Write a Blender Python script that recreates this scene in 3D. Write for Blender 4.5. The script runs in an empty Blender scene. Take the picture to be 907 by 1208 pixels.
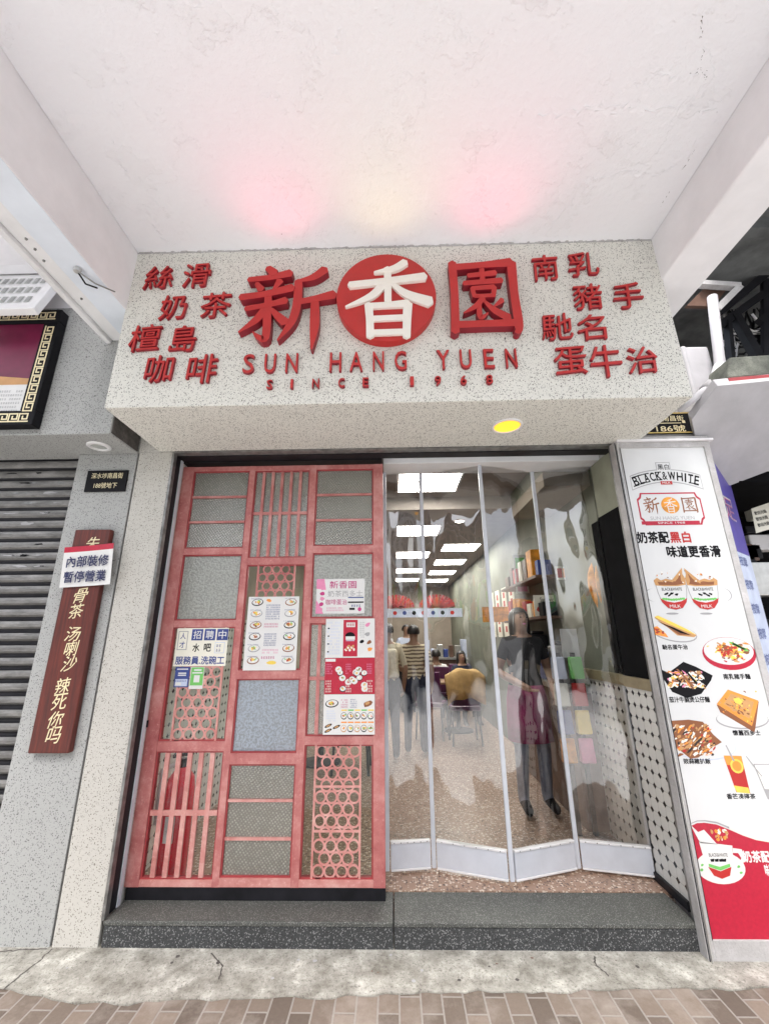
import bpy, bmesh, math, random
from mathutils import Vector, Matrix
R = math.radians
SC = bpy.context.scene
COL = SC.collection

# ------------------------------------------------------------------ camera
H_EYE = 1.55
YAW, PITCH, ROLL, FPX = -0.0205217, 0.2942314, -0.0079132, 490.794
IW, IH = 907.0, 1208.0
_f = Vector((math.sin(YAW)*math.cos(PITCH), math.cos(YAW)*math.cos(PITCH), math.sin(PITCH)))
_r = Vector((math.cos(YAW), -math.sin(YAW), 0)); _u = _r.cross(_f)
AX_R = math.cos(ROLL)*_r + math.sin(ROLL)*_u
AX_U = -math.sin(ROLL)*_r + math.cos(ROLL)*_u
AX_F = _f
cd = bpy.data.cameras.new('camera'); cam = bpy.data.objects.new('camera', cd); COL.objects.link(cam)
cd.sensor_fit = 'HORIZONTAL'; cd.sensor_width = 36.0; cd.lens = FPX/IW*36.0
cd.clip_start = 0.05; cd.clip_end = 1000
mw = Matrix.Identity(4)
for i in range(3):
    mw[i][0] = AX_R[i]; mw[i][1] = AX_U[i]; mw[i][2] = -AX_F[i]
mw[0][3], mw[1][3], mw[2][3] = 0, 0, H_EYE
cam.matrix_world = mw
SC.camera = cam

# ------------------------------------------------------------------ light
w = bpy.data.worlds.new('World'); SC.world = w; w.use_nodes = True
nt = w.node_tree; nt.nodes.clear()
sky = nt.nodes.new('ShaderNodeTexSky'); sky.sky_type = 'NISHITA'; sky.sun_disc = False
SUN_EL, SUN_AZ = R(62), R(188)          # azimuth from +Y, clockwise: behind the camera
sky.sun_elevation = SUN_EL; sky.sun_rotation = SUN_AZ
sky.air_density = 1.0; sky.dust_density = 5.0; sky.ozone_density = 0.6
hs = nt.nodes.new('ShaderNodeHueSaturation'); hs.inputs['Saturation'].default_value = 0.5
bg = nt.nodes.new('ShaderNodeBackground'); bg.inputs['Strength'].default_value = 0.15
wo = nt.nodes.new('ShaderNodeOutputWorld')
nt.links.new(sky.outputs[0], hs.inputs['Color']); nt.links.new(hs.outputs[0], bg.inputs['Color']); nt.links.new(bg.outputs[0], wo.inputs['Surface'])
sl = bpy.data.lights.new('sun', 'SUN'); sl.energy = 1.5; sl.angle = R(22); sl.color = (1, 0.98, 0.95)
so = bpy.data.objects.new('sun', sl); COL.objects.link(so)
sd = Vector((math.sin(SUN_AZ)*math.cos(SUN_EL), math.cos(SUN_AZ)*math.cos(SUN_EL), math.sin(SUN_EL)))
so.rotation_euler = sd.to_track_quat('Z', 'Y').to_euler(); so.location = sd*40
vs = SC.view_settings
SC.display_settings.display_device = 'sRGB'
vs.view_transform = 'Standard'; vs.look = 'None'; vs.gamma = 1.0; vs.use_curve_mapping = False
vs.exposure = 1.44
cy = SC.cycles
cy.use_denoising = True
try: cy.denoiser = 'OPENIMAGEDENOISE'; cy.denoising_input_passes = 'RGB_ALBEDO_NORMAL'
except Exception: pass
cy.max_bounces = 8; cy.transparent_max_bounces = 16; cy.diffuse_bounces = 5
cy.sample_clamp_indirect = 6; cy.caustics_reflective = False; cy.caustics_refractive = False

# ------------------------------------------------------------------ measuring: where a sight line meets a wall or a floor
def ray(x, y): return AX_R*((x-IW/2)/FPX) + AX_U*((IH/2-y)/FPX) + AX_F
def pY(x, y, Y): d = ray(x, y); t = Y/d.y; return Vector((d.x*t, Y, H_EYE+d.z*t))
def pZ(x, y, Z): d = ray(x, y); t = (Z-H_EYE)/d.z; return Vector((d.x*t, d.y*t, Z))
def pX(x, y, X): d = ray(x, y); t = X/d.x; return Vector((X, d.y*t, H_EYE+d.z*t))

# ------------------------------------------------------------------ materials
def new_mat(name):
    m = bpy.data.materials.new(name); m.use_nodes = True
    n = m.node_tree; n.nodes.clear()
    o = n.nodes.new('ShaderNodeOutputMaterial'); b = n.nodes.new('ShaderNodeBsdfPrincipled')
    n.links.new(b.outputs[0], o.inputs['Surface'])
    return m, n, b, o
def N(n, t, **kw):
    k = n.nodes.new(t)
    for a, v in kw.items(): setattr(k, a, v)
    return k
def val(n, sock, v):
    if hasattr(v, 'links') or isinstance(v, bpy.types.NodeSocket): n.links.new(v, sock)
    else: sock.default_value = v
def math_(n, op, a, b=0.0, c=None):
    k = N(n, 'ShaderNodeMath', operation=op); val(n, k.inputs[0], a); val(n, k.inputs[1], b)
    if c is not None: val(n, k.inputs[2], c)
    return k.outputs[0]
def coords(n): return N(n, 'ShaderNodeTexCoord').outputs['Object']
def noise(n, co, scale, detail=4, rough=0.6):
    k = N(n, 'ShaderNodeTexNoise'); n.links.new(co, k.inputs['Vector']); k.inputs['Scale'].default_value = scale
    k.inputs['Detail'].default_value = detail; k.inputs['Roughness'].default_value = rough; return k.outputs['Fac']
def ramp(n, fac, stops, interp='LINEAR'):
    k = N(n, 'ShaderNodeValToRGB'); n.links.new(fac, k.inputs[0]); e = k.color_ramp.elements; k.color_ramp.interpolation = interp
    while len(e) < len(stops): e.new(0.5)
    for el, (p, c) in zip(e, stops):
        el.position = p; el.color = (c[0], c[1], c[2], 1) if hasattr(c, '__len__') else (c, c, c, 1)
    return k.outputs[0]
def mix(n, fac, a, b, blend='MIX'):
    k = N(n, 'ShaderNodeMix', data_type='RGBA', blend_type=blend)
    val(n, k.inputs[0], fac)
    for s, v in ((k.inputs[6], a), (k.inputs[7], b)):
        if isinstance(v, bpy.types.NodeSocket): n.links.new(v, s)
        else: s.default_value = (v[0], v[1], v[2], 1)
    return k.outputs[2]
def bump(n, b, h, strength=0.3, dist=0.01):
    k = N(n, 'ShaderNodeBump'); k.inputs['Strength'].default_value = strength; k.inputs['Distance'].default_value = dist
    n.links.new(h, k.inputs['Height']); n.links.new(k.outputs[0], b.inputs['Normal']); return k.outputs[0]
MATS = {}
def M(name, col, rough=0.6, metal=0.0, var=0.12, scale=9.0, bmp=0.0, bscale=80.0, spec=0.5, emit=0.0, coat=0.0):
    if name in MATS: return MATS[name]
    m, n, b, o = new_mat(name); co = coords(n)
    f = noise(n, co, scale, 5)
    c0 = tuple(max(0, x*(1-var)) for x in col); c1 = tuple(min(1, x*(1+var)) for x in col)
    c = ramp(n, f, [(0.3, c0), (0.7, c1)])
    n.links.new(c, b.inputs['Base Color'])
    b.inputs['Roughness'].default_value = rough; b.inputs['Metallic'].default_value = metal
    b.inputs['Specular IOR Level'].default_value = spec; b.inputs['Coat Weight'].default_value = coat
    if bmp: bump(n, b, noise(n, co, bscale, 4), bmp, 0.004)
    if emit:
        b.inputs['Emission Color'].default_value = (*col, 1); b.inputs['Emission Strength'].default_value = emit
    MATS[name] = m; return m
def speckle(name, base, dark, frac=0.28, scale=115.0, stain=0.12, rough=0.75, light=None, bmp=0.25):
    m, n, b, o = new_mat(name); co = coords(n)
    v = N(n, 'ShaderNodeTexVoronoi'); n.links.new(co, v.inputs['Vector']); v.inputs['Scale'].default_value = scale
    sx = N(n, 'ShaderNodeSeparateColor'); n.links.new(v.outputs['Color'], sx.inputs[0])
    pick = math_(n, 'LESS_THAN', sx.outputs[0], frac)
    near = math_(n, 'LESS_THAN', v.outputs['Distance'], math_(n, 'MULTIPLY_ADD', sx.outputs[1], 0.35, 0.28))
    fac = math_(n, 'MULTIPLY', pick, near)
    s = noise(n, co, 2.3, 6, 0.65); s2 = noise(n, co, 38, 3)
    c = mix(n, s, tuple(x*(1-stain) for x in base), tuple(min(1, x*(1+stain*0.6)) for x in base))
    c = mix(n, math_(n, 'MULTIPLY', s2, 0.35), c, tuple(x*0.78 for x in base))
    if light:
        p2 = math_(n, 'GREATER_THAN', sx.outputs[0], 1-frac)
        c = mix(n, math_(n, 'MULTIPLY', p2, near), c, light)
    dk = mix(n, sx.outputs[2], dark, tuple(0.5*(x+y) for x, y in zip(dark, base)))
    c = mix(n, fac, c, dk)
    n.links.new(c, b.inputs['Base Color']); b.inputs['Roughness'].default_value = rough
    if bmp: bump(n, b, math_(n, 'SUBTRACT', s2, math_(n, 'MULTIPLY', fac, 0.4)), bmp, 0.003)
    MATS[name] = m; return m
def plaster_mat():
    m, n, b, o = new_mat('ceiling_plaster'); co = coords(n)
    s = noise(n, co, 0.9, 6, 0.6); s2 = noise(n, co, 5, 6, 0.7)
    c = mix(n, s, (0.79, 0.795, 0.825), (0.84, 0.84, 0.87))
    dirt = ramp(n, s2, [(0.62, 0.0), (0.8, 0.5)])
    c = mix(n, dirt, c, (0.55, 0.54, 0.54))
    sp = N(n, 'ShaderNodeTexVoronoi'); n.links.new(co, sp.inputs['Vector']); sp.inputs['Scale'].default_value = 5.0
    dot = math_(n, 'LESS_THAN', sp.outputs['Distance'], 0.018)
    c = mix(n, dot, c, (0.2, 0.18, 0.17))
    pat = ramp(n, noise(n, co, 1.7, 9, 0.62), [(0.535, 0.0), (0.55, 1.0)])
    pat2 = ramp(n, noise(n, co, 3.1, 8, 0.6), [(0.60, 0.0), (0.612, 1.0)])
    c = mix(n, math_(n, 'MULTIPLY', pat, 0.12), c, (0.85, 0.85, 0.87)); c = mix(n, math_(n, 'MULTIPLY', pat2, 0.10), c, (0.70, 0.69, 0.69))
    n.links.new(c, b.inputs['Base Color']); b.inputs['Roughness'].default_value = 0.85
    w1 = N(n, 'ShaderNodeTexVoronoi', feature='DISTANCE_TO_EDGE'); w1.inputs['Scale'].default_value = 1.1
    nz = N(n, 'ShaderNodeTexNoise'); n.links.new(co, nz.inputs['Vector']); nz.inputs['Scale'].default_value = 3.0
    mx = N(n, 'ShaderNodeMix', data_type='VECTOR'); mx.inputs[0].default_value = 0.25; n.links.new(co, mx.inputs[4]); n.links.new(nz.outputs['Color'], mx.inputs[5]); n.links.new(mx.outputs[1], w1.inputs['Vector'])
    h = math_(n, 'ADD', math_(n, 'MULTIPLY', noise(n, co, 26, 5), 0.4), math_(n, 'MULTIPLY', s2, 1.0)); h = math_(n, 'ADD', h, math_(n, 'MULTIPLY', math_(n, 'ADD', pat, pat2), 0.2))
    bump(n, b, h, 0.5, 0.02); MATS['ceiling_plaster'] = m; return m
def brick_mat():
    m, n, b, o = new_mat('paver'); co = coords(n)
    mp = N(n, 'ShaderNodeMapping'); n.links.new(co, mp.inputs['Vector']); mp.inputs['Rotation'].default_value = (0, 0, R(90))
    nz = noise(n, co, 7, 3)
    bt = N(n, 'ShaderNodeTexBrick'); n.links.new(mp.outputs[0], bt.inputs['Vector'])
    bt.inputs['Scale'].default_value = 1.0; bt.inputs['Brick Width'].default_value = 0.18; bt.inputs['Row Height'].default_value = 0.095
    bt.inputs['Mortar Size'].default_value = 0.005; bt.inputs['Mortar Smooth'].default_value = 0.3; bt.offset = 0.5; bt.inputs['Bias'].default_value = 0.0
    bt.inputs['Color1'].default_value = (0.12, 0.094, 0.076, 1); bt.inputs['Color2'].default_value = (0.235, 0.188, 0.152, 1); bt.inputs['Mortar'].default_value = (0.30, 0.275, 0.25, 1)
    s = noise(n, co, 60, 5, 0.7); c = mix(n, s, bt.outputs['Color'], (0.22, 0.17, 0.15), 'MULTIPLY')
    k = N(n, 'ShaderNodeMix', data_type='RGBA'); k.inputs[0].default_value = 0.4; n.links.new(bt.outputs['Color'], k.inputs[6]); n.links.new(c, k.inputs[7])
    dust = ramp(n, noise(n, co, 3.0, 7, 0.7), [(0.48, 0.0), (0.75, 0.8)])
    c2 = mix(n, dust, k.outputs[2], (0.34, 0.30, 0.265))
    n.links.new(c2, b.inputs['Base Color']); b.inputs['Roughness'].default_value = 0.85
    h = math_(n, 'SUBTRACT', math_(n, 'MULTIPLY', s, 0.4), bt.outputs['Fac']); bump(n, b, h, 0.6, 0.006)
    MATS['paver'] = m; return m
def concrete_mat(name, c0, c1, rough=0.85, sc=4.0, sp=0.5):
    m, n, b, o = new_mat(name); co = coords(n)
    a = noise(n, co, sc, 8, 0.72); g = noise(n, co, 90, 4, 0.7)
    c = ramp(n, a, [(0.32, c0), (0.55, tuple(0.5*(x+y) for x, y in zip(c0, c1))), (0.68, c1)])
    c = mix(n, math_(n, 'MULTIPLY', ramp(n, g, [(0.52, 0.0), (0.72, 1.0)]), sp), c, tuple(x*0.45 for x in c0))
    n.links.new(c, b.inputs['Base Color']); b.inputs['Roughness'].default_value = rough
    bump(n, b, math_(n, 'ADD', a, math_(n, 'MULTIPLY', g, 0.4)), 0.5, 0.008); MATS[name] = m; return m
def tile_mat():
    m, n, b, o = new_mat('mosaic_tile'); co = coords(n)
    s = N(n, 'ShaderNodeSeparateXYZ'); n.links.new(co, s.inputs[0])
    P = 0.074
    u = math_(n, 'DIVIDE', math_(n, 'ADD', s.outputs[1], 10.0), P); v = math_(n, 'DIVIDE', math_(n, 'ADD', s.outputs[2], 10.0), P)
    def dia(uo):
        a = math_(n, 'ABSOLUTE', math_(n, 'SUBTRACT', math_(n, 'FRACT', math_(n, 'ADD', u, uo)), 0.5))
        c = math_(n, 'ABSOLUTE', math_(n, 'SUBTRACT', math_(n, 'FRACT', math_(n, 'ADD', v, uo)), 0.5))
        d = math_(n, 'LESS_THAN', math_(n, 'ADD', a, c), 0.25)
        l = math_(n, 'MULTIPLY', math_(n, 'LESS_THAN', c, 0.022), math_(n, 'LESS_THAN', a, 0.5))
        return d, l
    d0, l0 = dia(0.0)
    dv = math_(n, 'LESS_THAN', math_(n, 'ABSOLUTE', math_(n, 'SUBTRACT', math_(n, 'FRACT', u), 0.5)), 0.02)
    f = math_(n, 'MAXIMUM', d0, math_(n, 'MULTIPLY', math_(n, 'MAXIMUM', l0, dv), 0.3))
    c = mix(n, noise(n, co, 5, 5), (0.62, 0.62, 0.58), (0.74, 0.73, 0.70))
    c = mix(n, f, c, (0.015, 0.015, 0.018))
    n.links.new(c, b.inputs['Base Color']); b.inputs['Roughness'].default_value = 0.25
    MATS['mosaic_tile'] = m; return m
def wood_mat():
    m, n, b, o = new_mat('plaque_wood'); co = coords(n)
    mp = N(n, 'ShaderNodeMapping'); n.links.new(co, mp.inputs['Vector']); mp.inputs['Scale'].default_value = (30, 30, 1.6)
    g = noise(n, mp.outputs[0], 1.5, 7, 0.7)
    c = ramp(n, g, [(0.3, (0.04, 0.008, 0.006)), (0.55, (0.115, 0.018, 0.011)), (0.75, (0.18, 0.034, 0.018))])
    n.links.new(c, b.inputs['Base Color']); b.inputs['Roughness'].default_value = 0.45; bump(n, b, g, 0.25, 0.003)
    MATS['plaque_wood'] = m; return m
def shutter_mat():
    m, n, b, o = new_mat('shutter_metal'); co = coords(n)
    mp = N(n, 'ShaderNodeMapping'); n.links.new(co, mp.inputs['Vector']); mp.inputs['Scale'].default_value = (1, 1, 3.5)
    g = noise(n, mp.outputs[0], 5, 8, 0.75)
    c = ramp(n, g, [(0.3, (0.09, 0.088, 0.085)), (0.5, (0.2, 0.197, 0.192)), (0.72, (0.33, 0.325, 0.315))])
    n.links.new(c, b.inputs['Base Color']); b.inputs['Metallic'].default_value = 0.35; b.inputs['Roughness'].default_value = 0.5
    MATS['shutter_metal'] = m; return m
def clear_mat(name, tint, spec_boost, rough, bs, bd, wav):
    """thin clear sheet: see-through, with wavy mirror-like reflections"""
    m = bpy.data.materials.new(name); m.use_nodes = True; n = m.node_tree; n.nodes.clear()
    o = N(n, 'ShaderNodeOutputMaterial'); t = N(n, 'ShaderNodeBsdfTransparent'); t.inputs[0].default_value = (*tint, 1)
    g = N(n, 'ShaderNodeBsdfGlossy'); g.inputs['Roughness'].default_value = rough; g.inputs[0].default_value = (1, 1, 1, 1)
    co = coords(n); mp = N(n, 'ShaderNodeMapping'); n.links.new(co, mp.inputs['Vector']); mp.inputs['Scale'].default_value = wav
    h = noise(n, mp.outputs[0], 1.0, 2, 0.5)
    bp = N(n, 'ShaderNodeBump'); bp.inputs['Strength'].default_value = bs; bp.inputs['Distance'].default_value = bd
    n.links.new(h, bp.inputs['Height']); n.links.new(bp.outputs[0], g.inputs['Normal'])
    fr = N(n, 'ShaderNodeFresnel'); fr.inputs['IOR'].default_value = 1.5; n.links.new(bp.outputs[0], fr.inputs['Normal'])
    f = math_(n, 'MINIMUM', math_(n, 'MULTIPLY_ADD', fr.outputs[0], 1.0 if spec_boost > .05 else 0.55, spec_boost if spec_boost > .05 else 0.0), 1.0)
    mx = N(n, 'ShaderNodeMixShader'); n.links.new(f, mx.inputs[0]); n.links.new(t.outputs[0], mx.inputs[1]); n.links.new(g.outputs[0], mx.inputs[2])
    n.links.new(mx.outputs[0], o.inputs['Surface']); MATS[name] = m; return m
def frosted_mat(name, tint, scale, mode, dens=0.45, rough=0.3):
    """figured glass: partly see-through between raised figures, partly milky"""
    m = bpy.data.materials.new(name); m.use_nodes = True; n = m.node_tree; n.nodes.clear()
    o = N(n, 'ShaderNodeOutputMaterial'); co = coords(n)
    if mode == 'pearl':
        h = noise(n, co, scale, 3, 0.6)
        fig = ramp(n, h, [(0.42, 0.0), (0.56, 1.0)])
    else:
        mp = N(n, 'ShaderNodeMapping'); n.links.new(co, mp.inputs['Vector']); mp.inputs['Rotation'].default_value = (0, R(38), 0)
        v = N(n, 'ShaderNodeTexVoronoi'); n.links.new(mp.outputs[0], v.inputs['Vector']); v.inputs['Scale'].default_value = scale; v.inputs['Randomness'].default_value = 0.18
        h = v.outputs['Distance']; fig = ramp(n, h, [(0.25, 1.0), (0.5, 0.0)])
    bp = N(n, 'ShaderNodeBump'); bp.inputs['Strength'].default_value = 0.8; bp.inputs['Distance'].default_value = 0.006; n.links.new(h, bp.inputs['Height'])
    rf = N(n, 'ShaderNodeBsdfRefraction'); rf.inputs['IOR'].default_value = 1.12; rf.inputs['Roughness'].default_value = rough; rf.inputs[0].default_value = (*[min(1, x*1.9) for x in tint], 1); n.links.new(bp.outputs[0], rf.inputs['Normal'])
    df = N(n, 'ShaderNodeBsdfDiffuse'); n.links.new(mix(n, fig, tuple(x*0.45 for x in tint), tuple(min(1, x*1.25) for x in tint)), df.inputs[0]); n.links.new(bp.outputs[0], df.inputs['Normal'])
    tl = N(n, 'ShaderNodeBsdfTranslucent'); tl.inputs[0].default_value = (*tint, 1)
    m1 = N(n, 'ShaderNodeMixShader'); m1.inputs[0].default_value = 0.35; n.links.new(df.outputs[0], m1.inputs[1]); n.links.new(tl.outputs[0], m1.inputs[2])
    m2 = N(n, 'ShaderNodeMixShader'); m2.inputs[0].default_value = dens; n.links.new(rf.outputs[0], m2.inputs[1]); n.links.new(m1.outputs[0], m2.inputs[2])
    gl = N(n, 'ShaderNodeBsdfGlossy'); gl.inputs['Roughness'].default_value = 0.12; n.links.new(bp.outputs[0], gl.inputs['Normal'])
    fr = N(n, 'ShaderNodeFresnel'); fr.inputs['IOR'].default_value = 1.5
    m3 = N(n, 'ShaderNodeMixShader'); n.links.new(math_(n, 'MULTIPLY_ADD', fr.outputs[0], 1.0, 0.11), m3.inputs[0]); n.links.new(m2.outputs[0], m3.inputs[1]); n.links.new(gl.outputs[0], m3.inputs[2])
    n.links.new(m3.outputs[0], o.inputs['Surface']); MATS[name] = m; return m

plaster_mat(); brick_mat(); tile_mat(); wood_mat(); shutter_mat()
speckle('sign_granito', (0.74, 0.735, 0.68), (0.05, 0.044, 0.036), 0.34, 175)
speckle('pillar_granito', (0.54, 0.525, 0.485), (0.13, 0.115, 0.09), 0.30, 185)
speckle('grey_granito', (0.40, 0.408, 0.40), (0.10, 0.10, 0.10), 0.34, 175)
speckle('terrazzo', (0.33, 0.215, 0.155), (0.06, 0.035, 0.028), 0.36, 62, light=(0.62, 0.53, 0.44), rough=0.35, bmp=0.03)
speckle('granite_step', (0.048, 0.051, 0.054), (0.012, 0.012, 0.014), 0.36, 170, stain=0.9, light=(0.22, 0.225, 0.225), rough=0.55)
speckle('granite_tread', (0.085, 0.09, 0.082), (0.045, 0.045, 0.045), 0.36, 240, stain=0.9, light=(0.22, 0.22, 0.21), rough=0.6)
concrete_mat('apron_concrete', (0.16, 0.15, 0.125), (0.58, 0.57, 0.52), sc=7.5, sp=0.85)
concrete_mat('pale_concrete', (0.48, 0.48, 0.47), (0.60, 0.60, 0.59))
concrete_mat('road_concrete', (0.34, 0.34, 0.335), (0.46, 0.46, 0.45))
concrete_mat('asphalt', (0.045, 0.045, 0.047), (0.07, 0.07, 0.07))
concrete_mat('mossy_concrete', (0.05, 0.055, 0.048), (0.20, 0.21, 0.18), sc=6)
concrete_mat('grimy_plaster', (0.34, 0.33, 0.325), (0.60, 0.59, 0.60), sc=3.2, sp=0.3)
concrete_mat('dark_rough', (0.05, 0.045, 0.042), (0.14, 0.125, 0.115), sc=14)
clear_mat('pvc_sheet', (0.93, 0.95, 0.96), 0.13, 0.012, 0.34, 0.06, (4.5, 4.5, 1.6))
clear_mat('clear_glass', (0.9, 0.94, 0.93), 0.04, 0.0, 0.05, 0.01, (2, 2, 2))
clear_mat('rippled_glass', (0.97, 0.98, 0.98), 0.02, 0.05, 0.5, 0.01, (40, 40, 40))
frosted_mat('pearl_glass', (0.58, 0.62, 0.57), 75, 'pearl', 0.6)
frosted_mat('blue_pearl_glass', (0.50, 0.60, 0.74), 75, 'pearl', 0.6)
frosted_mat('figured_glass', (0.66, 0.68, 0.60), 64, 'fig', 0.55, 0.2)
frosted_mat('crackle_glass', (0.64, 0.65, 0.58), 60, 'pearl', 0.35, 0.08)
def worn_paint(name, c0, c1, c2):
    m, n, b, o = new_mat(name); co = coords(n)
    a = noise(n, co, 7, 8, 0.7); g = noise(n, co, 55, 6, 0.75)
    c = ramp(n, a, [(0.3, c0), (0.5, c1), (0.7, c2)])
    c = mix(n, ramp(n, g, [(0.56, 0.0), (0.66, 0.8)]), c, c2)
    chip = ramp(n, noise(n, co, 28, 8, 0.8), [(0.665, 0.0), (0.68, 1.0)])
    c = mix(n, chip, c, (0.10, 0.05, 0.045))
    n.links.new(c, b.inputs['Base Color']); n.links.new(ramp(n, g, [(0.3, 0.3), (0.7, 0.6)]), b.inputs['Roughness'])
    bump(n, b, math_(n, 'SUBTRACT', g, math_(n, 'MULTIPLY', chip, 0.8)), 0.25, 0.003); MATS[name] = m
worn_paint('salmon_paint', (0.35, 0.09, 0.09), (0.47, 0.165, 0.155), (0.60, 0.30, 0.275))
worn_paint('salmon_pale', (0.46, 0.16, 0.145), (0.58, 0.26, 0.235), (0.68, 0.40, 0.36))  # paler copy: light on the lower door is put into its paint
M('deep_red_paint', (0.33, 0.045, 0.05), 0.45, var=0.2)
M('black_metal', (0.012, 0.012, 0.015), 0.45, var=0.4, spec=0.2)
M('grey_metal', (0.23, 0.23, 0.225), 0.35, 0.6, var=0.4, scale=20)
M('steel_bright', (0.55, 0.55, 0.54), 0.3, 0.7, var=0.2)
M('white_enamel', (0.76, 0.76, 0.77), 0.4, var=0.07, scale=4)
M('off_white_paint', (0.80, 0.79, 0.81), 0.7, var=0.07, scale=3, bmp=0.3, bscale=30)
M('blue_white_paint', (0.70, 0.75, 0.82), 0.7, var=0.06, scale=4, bmp=0.2, bscale=30)
M('pvc_white', (0.60, 0.63, 0.69), 0.35, var=0.06)
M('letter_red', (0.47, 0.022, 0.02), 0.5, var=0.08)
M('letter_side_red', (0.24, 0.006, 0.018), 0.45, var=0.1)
M('letter_cream', (0.84, 0.82, 0.76), 0.5, var=0.04)
M('ink_black', (0.008, 0.008, 0.010), 0.6, var=0.1, spec=0.15)
M('ink_blue', (0.035, 0.06, 0.24), 0.5, var=0.15)
M('ink_navy', (0.02, 0.025, 0.09), 0.5)
M('ink_red', (0.55, 0.02, 0.03), 0.5, var=0.08)
M('ink_grey', (0.35, 0.35, 0.36), 0.5)
M('gold_leaf', (0.62, 0.46, 0.16), 0.4, 0.3, var=0.15)
M('pale_gold', (0.75, 0.66, 0.42), 0.45, var=0.1)
M('paper_white', (0.70, 0.70, 0.69), 0.35, var=0.03)
M('paper_cream', (0.78, 0.76, 0.66), 0.5, var=0.05)
M('board_white', (0.66, 0.67, 0.675), 0.3, var=0.02)
M('board_red', (0.45, 0.012, 0.04), 0.35, var=0.1, scale=60)
M('roof_grey', (0.10, 0.105, 0.105), 0.8, var=0.45, scale=5, bmp=0.4, bscale=20)
M('awning_white', (0.46, 0.455, 0.48), 0.75, var=0.12, scale=4, bmp=0.3, bscale=25)
M('maroon', (0.16, 0.012, 0.05), 0.35, var=0.3, scale=4)
M('purple_board', (0.10, 0.075, 0.36), 0.4, var=0.15)
M('pale_blue', (0.52, 0.58, 0.74), 0.45)
M('pink_ink', (0.72, 0.25, 0.42), 0.5)
M('magenta_ink', (0.50, 0.04, 0.20), 0.5)
M('green_ink', (0.16, 0.50, 0.12), 0.5)
M('orange_ink', (0.80, 0.30, 0.05), 0.5)
M('yellow_ink', (0.82, 0.60, 0.10), 0.5)
M('brown_ink', (0.25, 0.09, 0.035), 0.5)
M('tan_ink', (0.55, 0.30, 0.12), 0.5)
M('skin', (0.36, 0.215, 0.15), 0.55, var=0.08)
M('hair_black', (0.015, 0.012, 0.012), 0.45, var=0.4, scale=60)
M('cream_cloth', (0.60, 0.55, 0.42), 0.85, var=0.15, scale=30)
M('navy_cloth', (0.02, 0.026, 0.055), 0.85, var=0.3, scale=25)
M('black_cloth', (0.018, 0.018, 0.022), 0.85, var=0.3, scale=25)
M('pink_cloth', (0.26, 0.03, 0.11), 0.8, var=0.15, scale=20)
M('grey_cloth', (0.24, 0.26, 0.32), 0.85, var=0.2, scale=20)
M('tan_cloth', (0.55, 0.36, 0.15), 0.85, var=0.2, scale=12)
M('purple_vinyl', (0.09, 0.02, 0.075), 0.3, var=0.2)
M('table_laminate', (0.28, 0.17, 0.10), 0.35, var=0.25)
M('brown_panel', (0.13, 0.075, 0.055), 0.4, var=0.35, scale=5)
M('green_wall', (0.17, 0.18, 0.14), 0.6, var=0.2, scale=3)
M('tan_metal', (0.36, 0.30, 0.19), 0.4, 0.3, var=0.2)
M('olive_wall', (0.26, 0.27, 0.20), 0.6, var=0.2, scale=3)
M('warm_wall', (0.34, 0.29, 0.24), 0.7, var=0.15, scale=3)
M('room_ceiling', (0.30, 0.265, 0.24), 0.8, var=0.08)
M('extinguisher_red', (0.75, 0.012, 0.04), 0.3, var=0.08)
M('flame_orange', (0.75, 0.30, 0.03), 0.45, var=0.35, scale=16)
M('facade_pale', (0.66, 0.65, 0.61), 0.8, var=0.15, scale=1)
M('facade_window', (0.05, 0.07, 0.09), 0.15, var=0.4, scale=1)
M('facade_green', (0.10, 0.22, 0.15), 0.7, var=0.2)
M('dark_void', (0.005, 0.005, 0.006), 0.9, var=0.4, spec=0.1)  # near-black colour standing in for the shade inside openings
M('lamp_tube', (1.0, 0.95, 0.86), 0.5, var=0.0, emit=11.0)
M('lamp_warm', (1.0, 0.46, 0.035), 0.5, var=0.0, emit=0.55)
M('glare_glow', (1.0, 0.95, 0.82), 0.5, var=0.0, emit=9.0)
M('off_glass', (0.40, 0.42, 0.40), 0.15, var=0.1)
def stripes():
    m, n, b, o = new_mat('striped_cloth'); co = coords(n); s = N(n, 'ShaderNodeSeparateXYZ'); n.links.new(co, s.inputs[0])
    f = math_(n, 'LESS_THAN', math_(n, 'FRACT', math_(n, 'MULTIPLY', math_(n, 'ADD', s.outputs[2], math_(n, 'MULTIPLY', noise(n, co, 6, 2), 0.05)), 22)), 0.45)
    n.links.new(mix(n, f, (0.66, 0.58, 0.42), (0.16, 0.12, 0.09)), b.inputs['Base Color']); b.inputs['Roughness'].default_value = 0.85; MATS['striped_cloth'] = m
stripes()

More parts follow.
